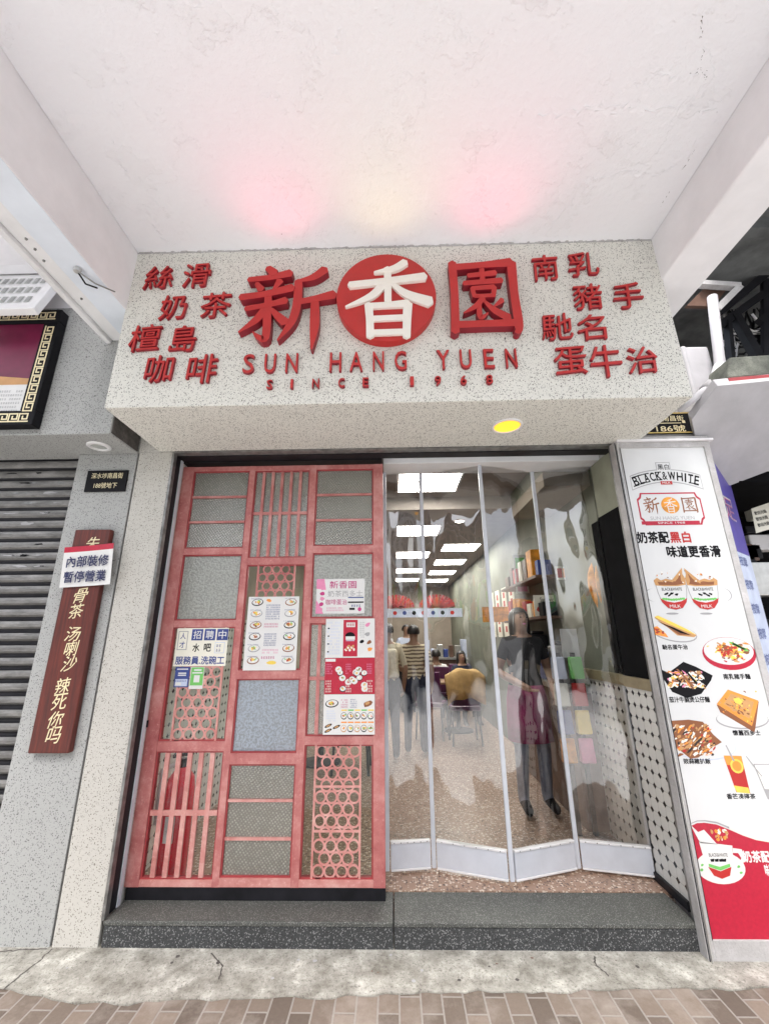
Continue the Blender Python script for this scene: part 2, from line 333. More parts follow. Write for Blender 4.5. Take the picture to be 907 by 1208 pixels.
# ------------------------------------------------------------------ mesh building
class MB:
    def __init__(s): s.v = []; s.f = []; s.mi = []; s.mats = []
    def slot(s, m):
        if m not in s.mats: s.mats.append(m)
        return s.mats.index(m)
    def add(s, vs, fs, m):
        o = len(s.v); s.v.extend(Vector(p) for p in vs); k = s.slot(m)
        for f in fs: s.f.append([i+o for i in f]); s.mi.append(k)
    def hexa(s, p, m):   # p: 8 points, bottom ring then top ring
        s.add(p, [(3, 2, 1, 0), (4, 5, 6, 7), (0, 1, 5, 4), (1, 2, 6, 5), (2, 3, 7, 6), (3, 0, 4, 7)], m); return s
    def box(s, x0, x1, y0, y1, z0, z1, m):
        return s.hexa([(x0, y0, z0), (x1, y0, z0), (x1, y1, z0), (x0, y1, z0), (x0, y0, z1), (x1, y0, z1), (x1, y1, z1), (x0, y1, z1)], m)
    def poly(s, pts, m): s.add(pts, [list(range(len(pts)))], m); return s
    def prism(s, pts, d, m):
        d = Vector(d); n = len(pts); a = [Vector(p) for p in pts]; b = [p+d for p in a]
        nrm = sum((a[i].cross(a[(i+1) % n]) for i in range(n)), Vector())
        fs = [list(range(n)), list(range(2*n-1, n-1, -1))] + [(i, i+n, (i+1) % n+n, (i+1) % n) for i in range(n)]
        if nrm.dot(d) > 0: fs = [list(reversed(f)) for f in fs]
        s.add(a+b, fs, m); return s
    def bar(s, p, q, wd, hd, m, up=(0, 0, 1)):
        p, q = Vector(p), Vector(q); t = (q-p).normalized(); u = Vector(up)
        if abs(t.dot(u)) > 0.98: u = Vector((0, 1, 0))
        a = t.cross(u).normalized()*wd/2; b = a.cross(t).normalized()*hd/2
        return s.hexa([p-a-b, p+a-b, q+a-b, q-a-b, p-a+b, p+a+b, q+a+b, q-a+b], m)
    def tube(s, pts, r, m, seg=8, cap=True):
        pts = [Vector(p) for p in pts]; n = len(pts); rs = r if hasattr(r, '__len__') else [r]*n
        vs, fs = [], []; prev = None
        for i, p in enumerate(pts):
            t = (pts[min(i+1, n-1)]-pts[max(i-1, 0)]).normalized()
            if prev is None: a = t.orthogonal().normalized()
            else: a = (prev-t*prev.dot(t)).normalized()
            prev = a; b = t.cross(a)
            for k in range(seg):
                an = 2*math.pi*k/seg; vs.append(p+(a*math.cos(an)+b*math.sin(an))*rs[i])
        for i in range(n-1):
            for k in range(seg): fs.append((i*seg+k, i*seg+(k+1) % seg, (i+1)*seg+(k+1) % seg, (i+1)*seg+k))
        if cap: fs.append(list(range(seg-1, -1, -1))); fs.append([(n-1)*seg+k for k in range(seg)])
        s.add(vs, fs, m); return s
    def lathe(s, c, prof, m, seg=20, axis='Z', flip=1):
        c = Vector(c); vs, fs = [], []
        for (r, h) in prof:
            for k in range(seg):
                a = 2*math.pi*k/seg
                vs.append(c+(Vector((r*math.cos(a), r*math.sin(a), h)) if axis == 'Z' else Vector((r*math.cos(a), h, r*math.sin(a)))))
        for i in range(len(prof)-1):
            for k in range(seg):
                q = (i*seg+k, i*seg+(k+1) % seg, (i+1)*seg+(k+1) % seg, (i+1)*seg+k)
                fs.append(q if axis == 'Z' else tuple(reversed(q)))
        s.add(vs, fs, m); return s
    def ball(s, c, r, m, seg=12, rings=8):
        c = Vector(c); r = Vector(r) if hasattr(r, '__len__') else Vector((r, r, r)); vs, fs = [], []
        for i in range(rings+1):
            th = math.pi*i/rings
            for k in range(seg):
                a = 2*math.pi*k/seg; vs.append(c+Vector((r.x*math.sin(th)*math.cos(a), r.y*math.sin(th)*math.sin(a), r.z*math.cos(th))))
        for i in range(rings):
            for k in range(seg): fs.append((i*seg+k, (i+1)*seg+k, (i+1)*seg+(k+1) % seg, i*seg+(k+1) % seg))
        s.add(vs, fs, m); return s
    def build(s, name, parent=None, smooth=False, bevel=0.0, at=None):
        me = bpy.data.meshes.new(name); base = Vector((0, 0, 0))
        if parent is not None:
            base = Vector(parent.get('_base', (0, 0, 0)))
        elif at is not None: base = Vector(at)
        me.from_pydata([p-base for p in s.v], [], s.f)
        for m in s.mats: me.materials.append(MATS[m])
        for p, k in zip(me.polygons, s.mi): p.material_index = k; p.use_smooth = smooth
        me.validate(); me.update()
        o = bpy.data.objects.new(name, me); COL.objects.link(o)
        if parent is not None: o.parent = parent
        else: o.location = base
        o['_base'] = tuple(base)
        if bevel:
            b = o.modifiers.new('bevel', 'BEVEL'); b.width = bevel; b.segments = 2; b.limit_method = 'ANGLE'; b.angle_limit = R(40)
        return o
    # ---- writing
    def text(s, body, cx, cz, wd, ht, y, m, t=0.0, off=0.012, shear=0.0, rot=0.0, side=None):
        if off > 0.008:
            d = off*0.5*ht; d2 = off*0.5*wd/max(1, len(body)); e = 0.0003 if t > 0 else 0.00003
            for i, (a, b) in enumerate(((-1, 0), (1, 0), (0, -1), (0, 1))):
                s.text(body, cx+a*d2, cz+b*d, wd-2*d2, ht-2*d, y-(0 if t > 0 else e*i), m, t=t+(e*i if t > 0 else 0), off=0.0, shear=shear, rot=rot, side=side)
            return s
        vs, fs = glyphs(body, off, shear, t > 0)
        ca, sa = math.cos(rot), math.sin(rot); out = []
        for (a, b, c) in vs:
            x, z = (a-0.5)*wd, (b-0.5)*ht
            out.append((cx+x*ca-z*sa, y-c*t, cz+x*sa+z*ca))
        if side and t > 0:
            fr, sd_ = [], []
            for f in fs: (fr if all(vs[i][2] > 0.9 for i in f) else sd_).append(f)
            s.add(out, fr, m); s.add(out, sd_, side)
        else: s.add(out, fs, m)
        return s
    def tpx(s, body, bx, Y, m, **kw):      # write inside a measured rectangle on the wall at depth Y
        x0, y0, x1, y1 = bx; xc, yc = (x0+x1)/2, (y0+y1)/2; c = pY(xc, yc, Y)
        return s.text(body, c.x, c.z, (pY(x1, yc, Y)-pY(x0, yc, Y)).length, (pY(xc, y0, Y)-pY(xc, y1, Y)).length, Y, m, **kw)
    def ell(s, cx, cz, rx, rz, y, m, seg=20, rot=0.0, jag=0.0, rnd=None, a0=0.0, a1=2*math.pi):
        pts = []
        full = abs(a1-a0-2*math.pi) < 1e-6
        for k in range(seg if full else seg+1):
            a = a0+(a1-a0)*k/seg; q = 1+(rnd.uniform(-jag, jag) if rnd else 0)
            x, z = rx*q*math.cos(a), rz*q*math.sin(a)
            pts.append((cx+x*math.cos(rot)-z*math.sin(rot), y, cz+x*math.sin(rot)+z*math.cos(rot)))
        return s.poly(pts, m)
    def rect(s, x0, x1, z0, z1, y, m): return s.poly([(x0, y, z0), (x1, y, z0), (x1, y, z1), (x0, y, z1)], m)
    def stroke(s, pts, y, m, tpl, t=0.0, side=None, n=5):
        """a brush stroke: pts = (x, z, half width) ; tpl maps unit to world"""
        P = []
        k = len(pts)
        for i in range(k-1):
            p0, p1, p2, p3 = pts[max(i-1, 0)], pts[i], pts[i+1], pts[min(i+2, k-1)]
            for j in range(n):
                u = j/n
                P.append([0.5*((2*b)+(-a+c)*u+(2*a-5*b+4*c-d)*u*u+(-a+3*b-3*c+d)*u**3) for a, b, c, d in zip(p0, p1, p2, p3)])
        P.append(list(pts[-1])); L, Rr = [], []
        q = len(P)
        for i, (x, z, hw) in enumerate(P):
            a, b = P[max(i-1, 0)], P[min(i+1, q-1)]; dx, dz = b[0]-a[0], b[1]-a[1]; l = math.hypot(dx, dz) or 1; nx, nz = -dz/l, dx/l
            L.append((x+nx*hw, z+nz*hw)); Rr.append((x-nx*hw, z-nz*hw))
        def capp(i, j):
            x, z, hw = P[i]; a = P[j]; dx, dz = x-a[0], z-a[1]; l = math.hypot(dx, dz) or 1; return (x+dx/l*hw*0.55, z+dz/l*hw*0.55)
        ring = [capp(0, 1)]+L+[capp(-1, -2)]+Rr[::-1]
        nr = len(ring); W = [tpl(*p) for p in ring]
        fr = [(p[0], y-t, p[1]) for p in W]; bk = [(p[0], y, p[1]) for p in W]
        faces = [(0, 1, nr-1)] + [(i, i+1, nr-i-1, nr-i) for i in range(1, q)] + [(q, q+1, q+2)]
        s.add(fr, faces, m)
        if t > 0: s.add(fr+bk, [(i, (i+1) % nr, (i+1) % nr+nr, i+nr) for i in range(nr)], side or m)
        return s
GC = {}
def glyphs(body, off, shear, ext):
    k = (body, off, shear, ext)
    if k in GC: return GC[k]
    c = bpy.data.curves.new('lettering', 'FONT'); c.body = body; c.offset = off; c.shear = shear; c.size = 1.0; c.extrude = 0.05 if ext else 0.0
    c.resolution_u = 3; c.fill_mode = 'BOTH' if ext else 'FRONT'
    o = bpy.data.objects.new('lettering', c); COL.objects.link(o)
    bpy.context.view_layer.update()
    dg = bpy.context.evaluated_depsgraph_get(); me = bpy.data.meshes.new_from_object(o.evaluated_get(dg))
    vs = [tuple(v.co) for v in me.vertices]; fs = [tuple(p.vertices) for p in me.polygons]
    bpy.data.objects.remove(o); bpy.data.curves.remove(c); bpy.data.meshes.remove(me)
    if not vs: vs = [(0, 0, 0), (1, 0, 0), (1, 1, 0)]; fs = []
    x0, x1 = min(v[0] for v in vs), max(v[0] for v in vs); y0, y1 = min(v[1] for v in vs), max(v[1] for v in vs)
    vs = [((v[0]-x0)/max(1e-6, x1-x0), (v[1]-y0)/max(1e-6, y1-y0), (1.0 if v[2] > 0 else 0.0) if ext else 0.0) for v in vs]
    GC[k] = (vs, fs); return GC[k]
def tag(o, label, cat, group=None):
    o['label'] = label; o['category'] = cat
    if group: o['group'] = group
    return o
def thing(name, label, cat, loc=(0, 0, 0), group=None):
    o = bpy.data.objects.new(name, None); COL.objects.link(o); o.location = loc; o['_base'] = tuple(loc); o.empty_display_size = 0.1
    return tag(o, label, cat, group)
def struct(o): o['kind'] = 'structure'; return o
def children(o): return [c for c in bpy.data.objects if c.parent == o]
def dup(o, loc, label=None, parent=None):
    c = o.copy(); COL.objects.link(c)
    if parent is None: c.location = loc
    else: c.parent = parent
    if label: c['label'] = label
    for ch in children(o): dup(ch, None, None, c)
    return c
# ================================================================== THE SETTING
YW = 2.7125                      # front of the pillars
YS = 2.109                       # front of the sign box
struct(MB().box(-150, 150, -150, 150, -0.5, -0.13, 'asphalt').build('ground'))
struct(MB().box(-14, 14, 1.2, 3.4, -0.128, 0.0, 'paver').build('pavement'))
struct(MB().box(-14, 14, -3.4, 1.1985, -0.128, -0.001, 'pale_concrete').build('outer_pavement'))  # unseen strip, made pale to bounce light up to the ceiling
struct(MB().box(-40, 40, -9.5, -3.402, -0.1295, -0.12, 'road_concrete').build('road'))  # unseen road, made pale for the same bounce light
rnd = random.Random(4)
def wob(x): return 2.43+0.035*x + 0.012*math.sin(1.3*x+1) + 0.006*math.sin(7*x+0.4) + rnd.uniform(-0.012, 0.012)
edge = []
x = 3.6
while x > -2.05: edge.append((x, wob(x) + (0.12 if x < -1.5 else 0) * min(1, (-1.5-x)/0.4), 0)); x -= 0.06
edge += [(-2.15, 2.42, 0), (-2.22, 2.28, 0), (-2.3, 2.12, 0), (-2.6, 2.05, 0), (-4, 2.0, 0)]
ap = [(-4, 2.95, 0), (3.6, 2.95, 0)] + edge
struct(MB().prism([(a, b, 0.001) for a, b, c in ap], (0, 0, 0.006), 'apron_concrete').build('concrete_apron'))
r3 = random.Random(3)
def ground_crack(pp):
    g = MB(); P = [pZ(x, y, .0085) for x, y in pp]; Q = []
    for a, b in zip(P[:-1], P[1:]):
        for k in range(6): Q.append(a.lerp(b, k/6)+Vector((r3.uniform(-.006, .006), r3.uniform(-.006, .006), 0)))
    Q.append(P[-1])
    for i in range(len(Q)-1):
        t = (Q[i+1]-Q[i]).normalized(); n_ = Vector((-t.y, t.x, 0)); w0, w1 = [.0035*abs(math.sin(1.7*j+.8))+.0012 for j in (i, i+1)]
        g.poly([Q[i]-n_*w0, Q[i+1]-n_*w1, Q[i+1]+n_*w1, Q[i]+n_*w0], 'dark_rough')
    struct(g.build('concrete_crack'))
ground_crack([(62, 1120), (46, 1134), (25, 1150), (4, 1168)]); ground_crack([(55, 1119), (30, 1121), (0, 1123)]); ground_crack([(700, 1128), (704, 1140), (718, 1152)]); ground_crack([(250, 1124), (262, 1140), (258, 1156)])
for i in range(26):
    c = pZ(r3.uniform(60, 890), r3.uniform(1126, 1160), .0088); struct(MB().poly([(c.x+.006*q*math.cos(a)*r3.uniform(.7, 1.3), c.y+.006*q*math.sin(a), c.z) for q in [r3.uniform(.5, 1.8)] for a in [k*.785 for k in range(8)]], r3.choice(['dark_rough', 'ink_grey', 'brown_panel'])).build('ground_stain'))
struct(MB().box(-1.75, 1.75, 2.985, 12.5, -0.12, 0.127, 'terrazzo').build('shop_floor'))

# ------------------------------------------------------------------ arcade canopy overhead
cz = 4.01
canopy = thing('arcade_canopy', 'white peeling plaster arcade ceiling with a boxed beam down each side', 'canopy', (0, 0.5, cz))
MB().box(-1.665, 1.70, 0.35, 3.2, cz, cz+0.16, 'ceiling_plaster').build('ceiling_slab', canopy)
MB().box(-4.8, -1.9, 0.35, 2.405, 4.62, 4.78, 'off_white_paint').build('ceiling_slab', canopy)
MB().box(-1.845, -1.667, 0.35, 2.71, 3.553, cz+0.16, 'off_white_paint').box(-1.843, -1.672, 0.35, 2.4, 3.5490, 3.553, 'blue_white_paint').build('beam', canopy, bevel=0.012)
MB().box(1.702, 1.985, 0.35, 2.71, 3.684, cz+0.16, 'off_white_paint').build('beam', canopy, bevel=0.012)
def crack(mb, pts, wdt, m, z, jag=0.012, n=7):
    P = []
    for i in range(len(pts)-1):
        for j in range(n):
            u = j/n; P.append((pts[i][0]*(1-u)+pts[i+1][0]*u+rnd.uniform(-jag, jag), pts[i][1]*(1-u)+pts[i+1][1]*u+rnd.uniform(-jag, jag)))
    P.append(pts[-1])
    for a, b in zip(P[:-1], P[1:]):
        w0 = wdt*rnd.uniform(0.25, 1.2); d = Vector((b[0]-a[0], b[1]-a[1], 0)).normalized(); q = Vector((-d.y, d.x, 0))*w0
        pa, pb = Vector((a[0], a[1], z)), Vector((b[0], b[1], z))
        mb.hexa([pa-q-d*0.002-Vector((0, 0, rnd.uniform(.001, .006))), pb-q+d*0.002-Vector((0, 0, .002)), pb+q+d*0.002-Vector((0, 0, rnd.uniform(.001, .005))), pa+q-d*0.002-Vector((0, 0, .002)), pa-q, pb-q, pb+q, pa+q], m)
fl = MB()
def cpts(*pp): return [tuple(pZ(x, y, cz)[:2]) for x, y in pp]
for pp in [((635, 140), (690, 133), (760, 131), (845, 130)), ((690, 128), (720, 128), (755, 121)), ((770, 90), (800, 95), (828, 88)), ((650, 270), (690, 215), (735, 203), (775, 210)), ((785, 202), (810, 185), (850, 135)),
           ((128, 160), (138, 190), (152, 215)), ((180, 265), (190, 280), (205, 290)), ((250, 185), (262, 195)), ((310, 117), (320, 110), (330, 118)), ((395, 65), (405, 38))]:
    fl = MB(); crack(fl, cpts(*pp), 0.015, 'ceiling_plaster', cz+0.001); fl.build('peeling_paint', canopy)
dk = MB()
for pp in [((826, 20), (828, 60), (826, 75)), ((825, 80), (832, 86), (831, 100)), ((815, 86), (835, 84)), ((680, 134), (700, 132)), ((805, 129), (846, 131)), ((850, 133), (800, 205), (775, 250))]:
    dk = MB(); crack(dk, cpts(*pp), 0.0032, 'dark_rough', cz+0.0035, 0.006); dk.build('crack', canopy)
# cement blobs where slab meets the sign
cm = MB()
for i in range(190):
    x = -1.66+i*.0177; cm.ball((x, YS-rnd.uniform(-0.004, 0.006), cz-rnd.uniform(0, 0.004)), (rnd.uniform(.008, .022), 0.008, rnd.uniform(.003, .009)), 'grimy_plaster', 6, 4)
cm.build('mortar_joint', canopy)

# cable trunking along the left beam
tr = thing('cable_trunking', 'pair of white cable trunkings running under the left ceiling beam', 'trunking', (-1.9, 0.5, 3.553))
MB().box(-1.945, -1.847, 0.35, 2.40, 3.56, 3.62, 'white_enamel').build('wide_duct', tr, bevel=0.004)
MB().box(-1.985, -1.948, 0.35, 2.40, 3.535, 3.60, 'white_enamel').build('narrow_duct', tr, bevel=0.006)
for yy in (1.75, 1.62, 1.68, 2.02, 1.45): k = MB(); k.lathe((-1.89+rnd.uniform(-.02, .02), yy, 3.556), [(0.0, -0.006), (0.006, -0.004), (0.007, 0.004)], 'grey_metal', 8); k.build('screw', tr)
p0 = pZ(92, 316, 3.55)
hk = MB(); hk.lathe(p0+Vector((0, 0, -.03)), [(0.0, 0.0), (0.018, 0.004), (0.02, 0.02), (0.012, 0.05)], 'steel_bright', 12)
hk.tube([p0+Vector((0, 0, -.02)), p0+Vector((0.05, .08, -.03)), p0+Vector((0.10, 0.17, 0.0))], 0.004, 'grey_metal', 6)
hk.tube([p0+Vector((0, 0, -.02)), p0+Vector((0.01, .06, -.05)), p0+Vector((0.03, .12, -.02))], 0.005, 'black_metal', 6)
hk.build('cable_hook', tr)

# ------------------------------------------------------------------ pillars
tag(MB().box(-1.822, -1.578, YW, 3.1, 0, 2.846, 'pillar_granito').box(-1.833, -1.60, YW+.002, 3.1, 2.8465, 4.0, 'pillar_granito').build('pillar', at=(-1.7, YW, 0), bevel=0.004), 'cream speckled stone pillar left of the red sliding door', 'pillar')
pn = tag(MB().box(-2.262, -1.834, YW, 3.1, 0, 2.838, 'grey_granito').build('pillar', at=(-2.05, YW, 0), bevel=0.004), 'grey speckled stone pillar carrying the tall wooden plaque', 'pillar')
tag(MB().box(-1.836, -1.820, YW+0.02, 3.0, 0, 2.84, 'black_metal').build('joint_strip', at=(-1.828, YW, 0)), 'thin dark joint between the cream and grey pillars', 'joint')
tag(MB().box(1.60, 2.215, YW, 3.1, 0, 3.55, 'grimy_plaster').box(1.557, 1.5995, YW, YW+.03, 0, 2.84, 'grimy_plaster').build('pillar', at=(1.9, YW, 0), bevel=0.006), 'pale plaster pillar behind the tall menu board', 'pillar')

# ------------------------------------------------------------------ sign box
sg = thing('shop_sign', 'speckled stone fascia sign box with red raised characters above the doorway', 'shop sign', (0, YS, 2.848))
b8 = [pZ(121.8, 482, 2.848), pZ(820, 467, 2.848)]
XA, XB = -1.676, 1.715
MB().hexa([(XA, YS, 2.848), (XB, YS, 2.848), (XB, YW-0.004, 2.848), (XA, YW-0.004, 2.848), (XA+.004, YS, cz-.003), (XB-.004, YS, cz-.003), (XB-.004, YW-0.004, cz-.003), (XA+.004, YW-0.004, cz-.003)], 'sign_granito').build('fascia_box', sg, bevel=0.006)
XIN = [[(.27, .98, .045), (.35, .90, .062)], [(.07, .82, .04), (.30, .845, .045), (.53, .90, .06)], [(.16, .77, .028), (.22, .68, .05)], [(.42, .80, .05), (.36, .68, .022)],
       [(.00, .585, .05), (.28, .625, .048), (.56, .70, .062)], [(.07, .43, .04), (.3, .475, .04), (.50, .53, .055)], [(.30, .64, .045), (.31, .34, .05), (.31, .05, .05), (.24, .06, .035), (.17, .13, .008)],
       [(.28, .43, .05), (.19, .28, .05), (.02, .13, .012)], [(.35, .42, .025), (.42, .33, .05), (.51, .24, .062)],
       [(.91, .95, .062), (.78, .84, .05), (.60, .79, .018)], [(.62, .80, .05), (.62, .48, .055), (.57, .24, .05), (.44, .02, .012)], [(.62, .51, .045), (.80, .545, .048), (1.02, .60, .068)], [(.81, .54, .05), (.82, .2, .058), (.80, -.10, .012)]]
XIANG = [[(.72, .99, .05), (.58, .90, .045), (.34, .85, .015)], [(.04, .68, .045), (.5, .725, .045), (.95, .775, .055)], [(.50, .91, .045), (.50, .44, .042)], [(.46, .70, .05), (.30, .52, .045), (.0, .38, .012)],
         [(.54, .70, .025), (.72, .54, .05), (1.0, .42, .07)], [(.27, .41, .05), (.285, .2, .045), (.29, -.02, .045)], [(.25, .385, .04), (.5, .395, .04), (.74, .41, .052)], [(.735, .41, .055), (.72, .2, .05), (.71, -.03, .045)], [(.29, .215, .036), (.71, .225, .036)], [(.29, .03, .038), (.71, .035, .038)]]
YUAN = [[(.07, .97, .06), (.075, .5, .056), (.05, -.02, .06)], [(.05, .90, .05), (.5, .925, .045), (.94, .955, .065)], [(.945, .95, .07), (.935, .5, .06), (.945, .04, .062), (.89, -.04, .02)], [(.07, .08, .048), (.5, .085, .046), (.92, .09, .05)],
        [(.29, .775, .033), (.70, .805, .042)], [(.50, .875, .038), (.50, .68, .038)], [(.22, .665, .034), (.78, .695, .042)], [(.34, .60, .036), (.36, .47, .03)], [(.33, .59, .03), (.66, .605, .036)], [(.66, .605, .04), (.635, .47, .032)], [(.36, .48, .028), (.63, .485, .028)],
        [(.49, .46, .04), (.37, .34, .036), (.19, .245, .01)], [(.42, .38, .034), (.425, .18, .038), (.54, .245, .008)], [(.76, .42, .04), (.63, .33, .012)], [(.50, .41, .022), (.63, .28, .045), (.83, .165, .055)]]
def brush(name, strokes, bx, Y, t, m, side, parent, fat=1.0, dt=0.0006):
    x0, y0, x1, y1 = bx; xc, yc = (x0+x1)/2, (y0+y1)/2; c = pY(xc, yc, Y-t)
    wd = (pY(x1, yc, Y)-pY(x0, yc, Y)).length; ht = (pY(xc, y0, Y)-pY(xc, y1, Y)).length
    mb = MB()
    for i, st in enumerate(strokes):
        mb.stroke([(a, b, q*fat) for a, b, q in st], Y, m, lambda a, b: (c.x+(a-.5)*wd, c.z+(b-.5)*ht), t=t-i*dt, side=side)
    return mb.build(name, parent)
TB = 0.052
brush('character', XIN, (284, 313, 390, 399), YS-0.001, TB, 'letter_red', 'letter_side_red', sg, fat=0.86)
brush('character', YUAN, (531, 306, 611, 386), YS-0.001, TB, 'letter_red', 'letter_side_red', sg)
c = pY(455.5, 349, YS-0.055); rx = (pY(513, 349, YS)-pY(398.5, 349, YS)).length/2; rz = (pY(455, 299, YS)-pY(455, 399, YS)).length/2
disc = MB(); n_ = 56
ring = [(c.x+rx*math.cos(2*math.pi*i/n_), YS-0.055, c.z+rz*math.sin(2*math.pi*i/n_)) for i in range(n_)]
disc.prism(ring, (0, 0.054, 0), 'letter_red'); dsc = disc.build('disc', sg, bevel=0.003)
# white character standing on the disc
xb = (408, 307, 507, 392); cc = pY(457.5, 349.5, YS-0.075)
wd = (pY(507, 349, YS-.07)-pY(408, 349, YS-.07)).length; ht = (pY(457, 307, YS-.07)-pY(457, 392, YS-.07)).length
mb = MB()
for i, st in enumerate(XIANG): mb.stroke(st, YS-0.0555, 'letter_cream', lambda a, b: (cc.x+(a-.5)*wd, cc.z+(b-.5)*ht), t=0.02-i*0.0006)
mb.build('character', dsc)
SM = [('絲', 171, 316, 205, 342), ('滑', 217, 313, 250, 340), ('奶', 189, 350, 222, 378), ('茶', 238, 347, 274, 376), ('檀', 154, 385, 192, 415), ('島', 201, 386, 233, 416), ('咖', 172, 421, 207, 452), ('啡', 221, 420, 258, 453),
      ('南', 627, 303, 659, 332), ('乳', 668, 300, 704, 327), ('豬', 674, 337, 710, 366), ('手', 721, 336, 757, 365), ('馳', 636, 372, 674, 402), ('名', 679, 373, 715, 402), ('蛋', 652, 411, 692, 443), ('牛', 694, 409, 732, 446), ('治', 737, 411, 774, 441)]
for ch, a, b_, c_, d in SM:
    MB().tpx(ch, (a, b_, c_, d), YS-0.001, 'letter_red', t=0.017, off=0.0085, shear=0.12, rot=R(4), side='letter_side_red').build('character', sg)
L1 = [('S', 288, 301), ('U', 313, 326), ('N', 338, 352), ('H', 389.5, 403), ('A', 413, 428), ('N', 440, 453), ('G', 465.5, 479.5), ('Y', 515, 530), ('U', 542, 555.5), ('E', 570, 582), ('N', 595.5, 608.5)]
for i, (ch, a, b_) in enumerate(L1):
    yb = 442-7*(a-288)/320
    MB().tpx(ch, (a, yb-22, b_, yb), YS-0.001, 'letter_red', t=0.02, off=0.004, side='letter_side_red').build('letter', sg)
L2 = [('S', 315.5, 322.5), ('I', 343.5, 346.5), ('N', 369, 377), ('C', 399.5, 407), ('E', 428, 435), ('1', 483.5, 488), ('9', 512.5, 520), ('6', 542.5, 550), ('8', 572.5, 580.5)]
for i, (ch, a, b_) in enumerate(L2):
    yb = 460.5-6*(a-315)/265
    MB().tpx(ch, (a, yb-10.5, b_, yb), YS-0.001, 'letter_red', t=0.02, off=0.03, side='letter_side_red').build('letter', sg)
# added spots without fittings, casting a coloured glow on the ceiling above the sign
for px_, col_, en_ in ((338, (1.0, 0.13, 0.24), 0.32), (456, (1.0, 0.75, 0.30), 0.20), (570, (1.0, 0.13, 0.24), 0.32)):
    c = pY(px_, 300, YS-.045); ld = bpy.data.lights.new('added_glow_spot', 'SPOT'); ld.spot_size = R(112); ld.spot_blend = 1.0; ld.shadow_soft_size = .05; ld.energy = en_*5.0; ld.color = col_
    lo = bpy.data.objects.new('added_glow_spot', ld); COL.objects.link(lo); lo.location = (c.x, YS-.11, 3.60); lo.rotation_euler = (R(180+40), 0, 0)
# downlight in the sign soffit
c = pZ(598, 502, 2.848)
dl = thing('downlight', 'lit round yellow downlight in the soffit under the shop sign', 'light', (c.x, c.y, 2.846))
MB().lathe((c.x, c.y, 2.847), [(0.098, 0.0), (0.097, -0.008), (0.084, -0.010), (0.082, -0.002)], 'white_enamel', 28).build('trim_ring', dl, smooth=True)
MB().lathe((c.x, c.y, 2.845), [(0.082, 0.0), (0.0, -0.001)], 'lamp_warm', 28).build('lamp_face', dl)

# ------------------------------------------------------------------ opening frame, header and step
fr = thing('door_frame', 'dark metal frame round the wide shop doorway', 'door frame', (0, YW, 0.125))
j = MB()
j.box(-1.576, -1.560, YW-0.008, YW+0.03, 0.125, 2.838, 'grey_metal').box(-1.604, -1.567, YW+0.03, YW+0.13, 0.125, 2.83, 'black_metal').box(-1.5665, -1.5600, YW+0.10, YW+0.13, 0.125, 2.825, 'pvc_white').box(-1.640, -1.604, YW+0.10, YW+0.30, 0.13, 2.83, 'black_metal')
j.build('jamb', fr)
j = MB()
j.box(1.540, 1.556, YW-0.010, YW+0.03, 0.125, 2.838, 'grey_metal').box(1.5575, 1.577, YW+0.0305, YW+0.05, 0.128, 2.83, 'black_metal')
j.build('jamb', fr)
MB().box(-1.578, 1.558, YW-0.006, YW+0.055, 2.838, 2.8475, 'grey_metal').box(-1.60, 1.60, YW+0.055, YW+0.14, 2.832, 2.90, 'black_metal').box(-1.6, -0.075, YW+0.14, YW+0.28, 2.826, 2.95, 'black_metal').build('header', fr)
st = thing('door_step', 'dark granite step in two worn slabs along the doorway', 'step', (0, YW, 0.0))
MB().box(-1.560, -0.028, YW, 2.984, 0.0, 0.1, 'granite_step').box(-1.563, -0.028, YW-0.006, 2.984, 0.1015, 0.123, 'granite_tread').build('step_slab', st, bevel=0.004)
MB().box(-0.022, 1.542, YW, 2.984, 0.0, 0.1, 'granite_step').box(-0.022, 1.545, YW-0.006, 2.984, 0.1015, 0.123, 'granite_tread').build('step_slab', st, bevel=0.004)

# ------------------------------------------------------------------ the red sliding door
DY0, DY1 = 2.885, 2.93
dr = thing('sliding_door', 'salmon red sliding door of patterned glass panes, bars and ring lattice', 'door', (-0.83, DY1, 0.123))
def dx(px, py): return pY(px, py, DY0).x
def dz(px, py): return pY(px, py, DY0).z
XL0, XR0 = -1.585, -0.070
ZB0, ZT0 = 0.186, 2.802
# mullion lines
m1a, m1b = 0.5*(dx(292, 556)+dx(253.7, 1039)), 0.5*(dx(299, 556)+dx(261, 1039))
m2a, m2b = 0.5*(dx(364, 556)+dx(344.4, 1041)), 0.5*(dx(372, 556)+dx(353.8, 1041))
c1a, c1b = 0.5*(dx(226, 556)+dx(168, 1039)), m1a
c3b = 0.5*(dx(438, 553)+dx(443, 1039))
cols = [(c1a, m1a), (m1b, m2a), (m2b, c3b)]
xm = [(250, 245), (330, 305), (405, 400)]
rails = [
    [(556, 647), (654.5, 732), (740, 875), (886.7, 1039)],
    [(555, 658), (666, 791), (801, 889), (902, 1037)],
    [(553, 643.6), (652, 729), (735, 869), (879, 1039)]]
Z = [[(dz(cx_, t_), dz(cx_, b_)) for t_, b_ in rr] for rr, cx_ in zip(rails, (228, 315, 405))]
f = MB()
f.box(XL0, c1a-.0006, DY0, DY1, ZB0, ZT0, 'salmon_paint').box(c3b+.0006, XR0, DY0, DY1, ZB0, ZT0, 'salmon_paint')
f.box(m1a, m1b, DY0+.001, DY1, ZB0, ZT0, 'salmon_paint').box(m2a, m2b, DY0+.001, DY1, ZB0, ZT0, 'salmon_paint')
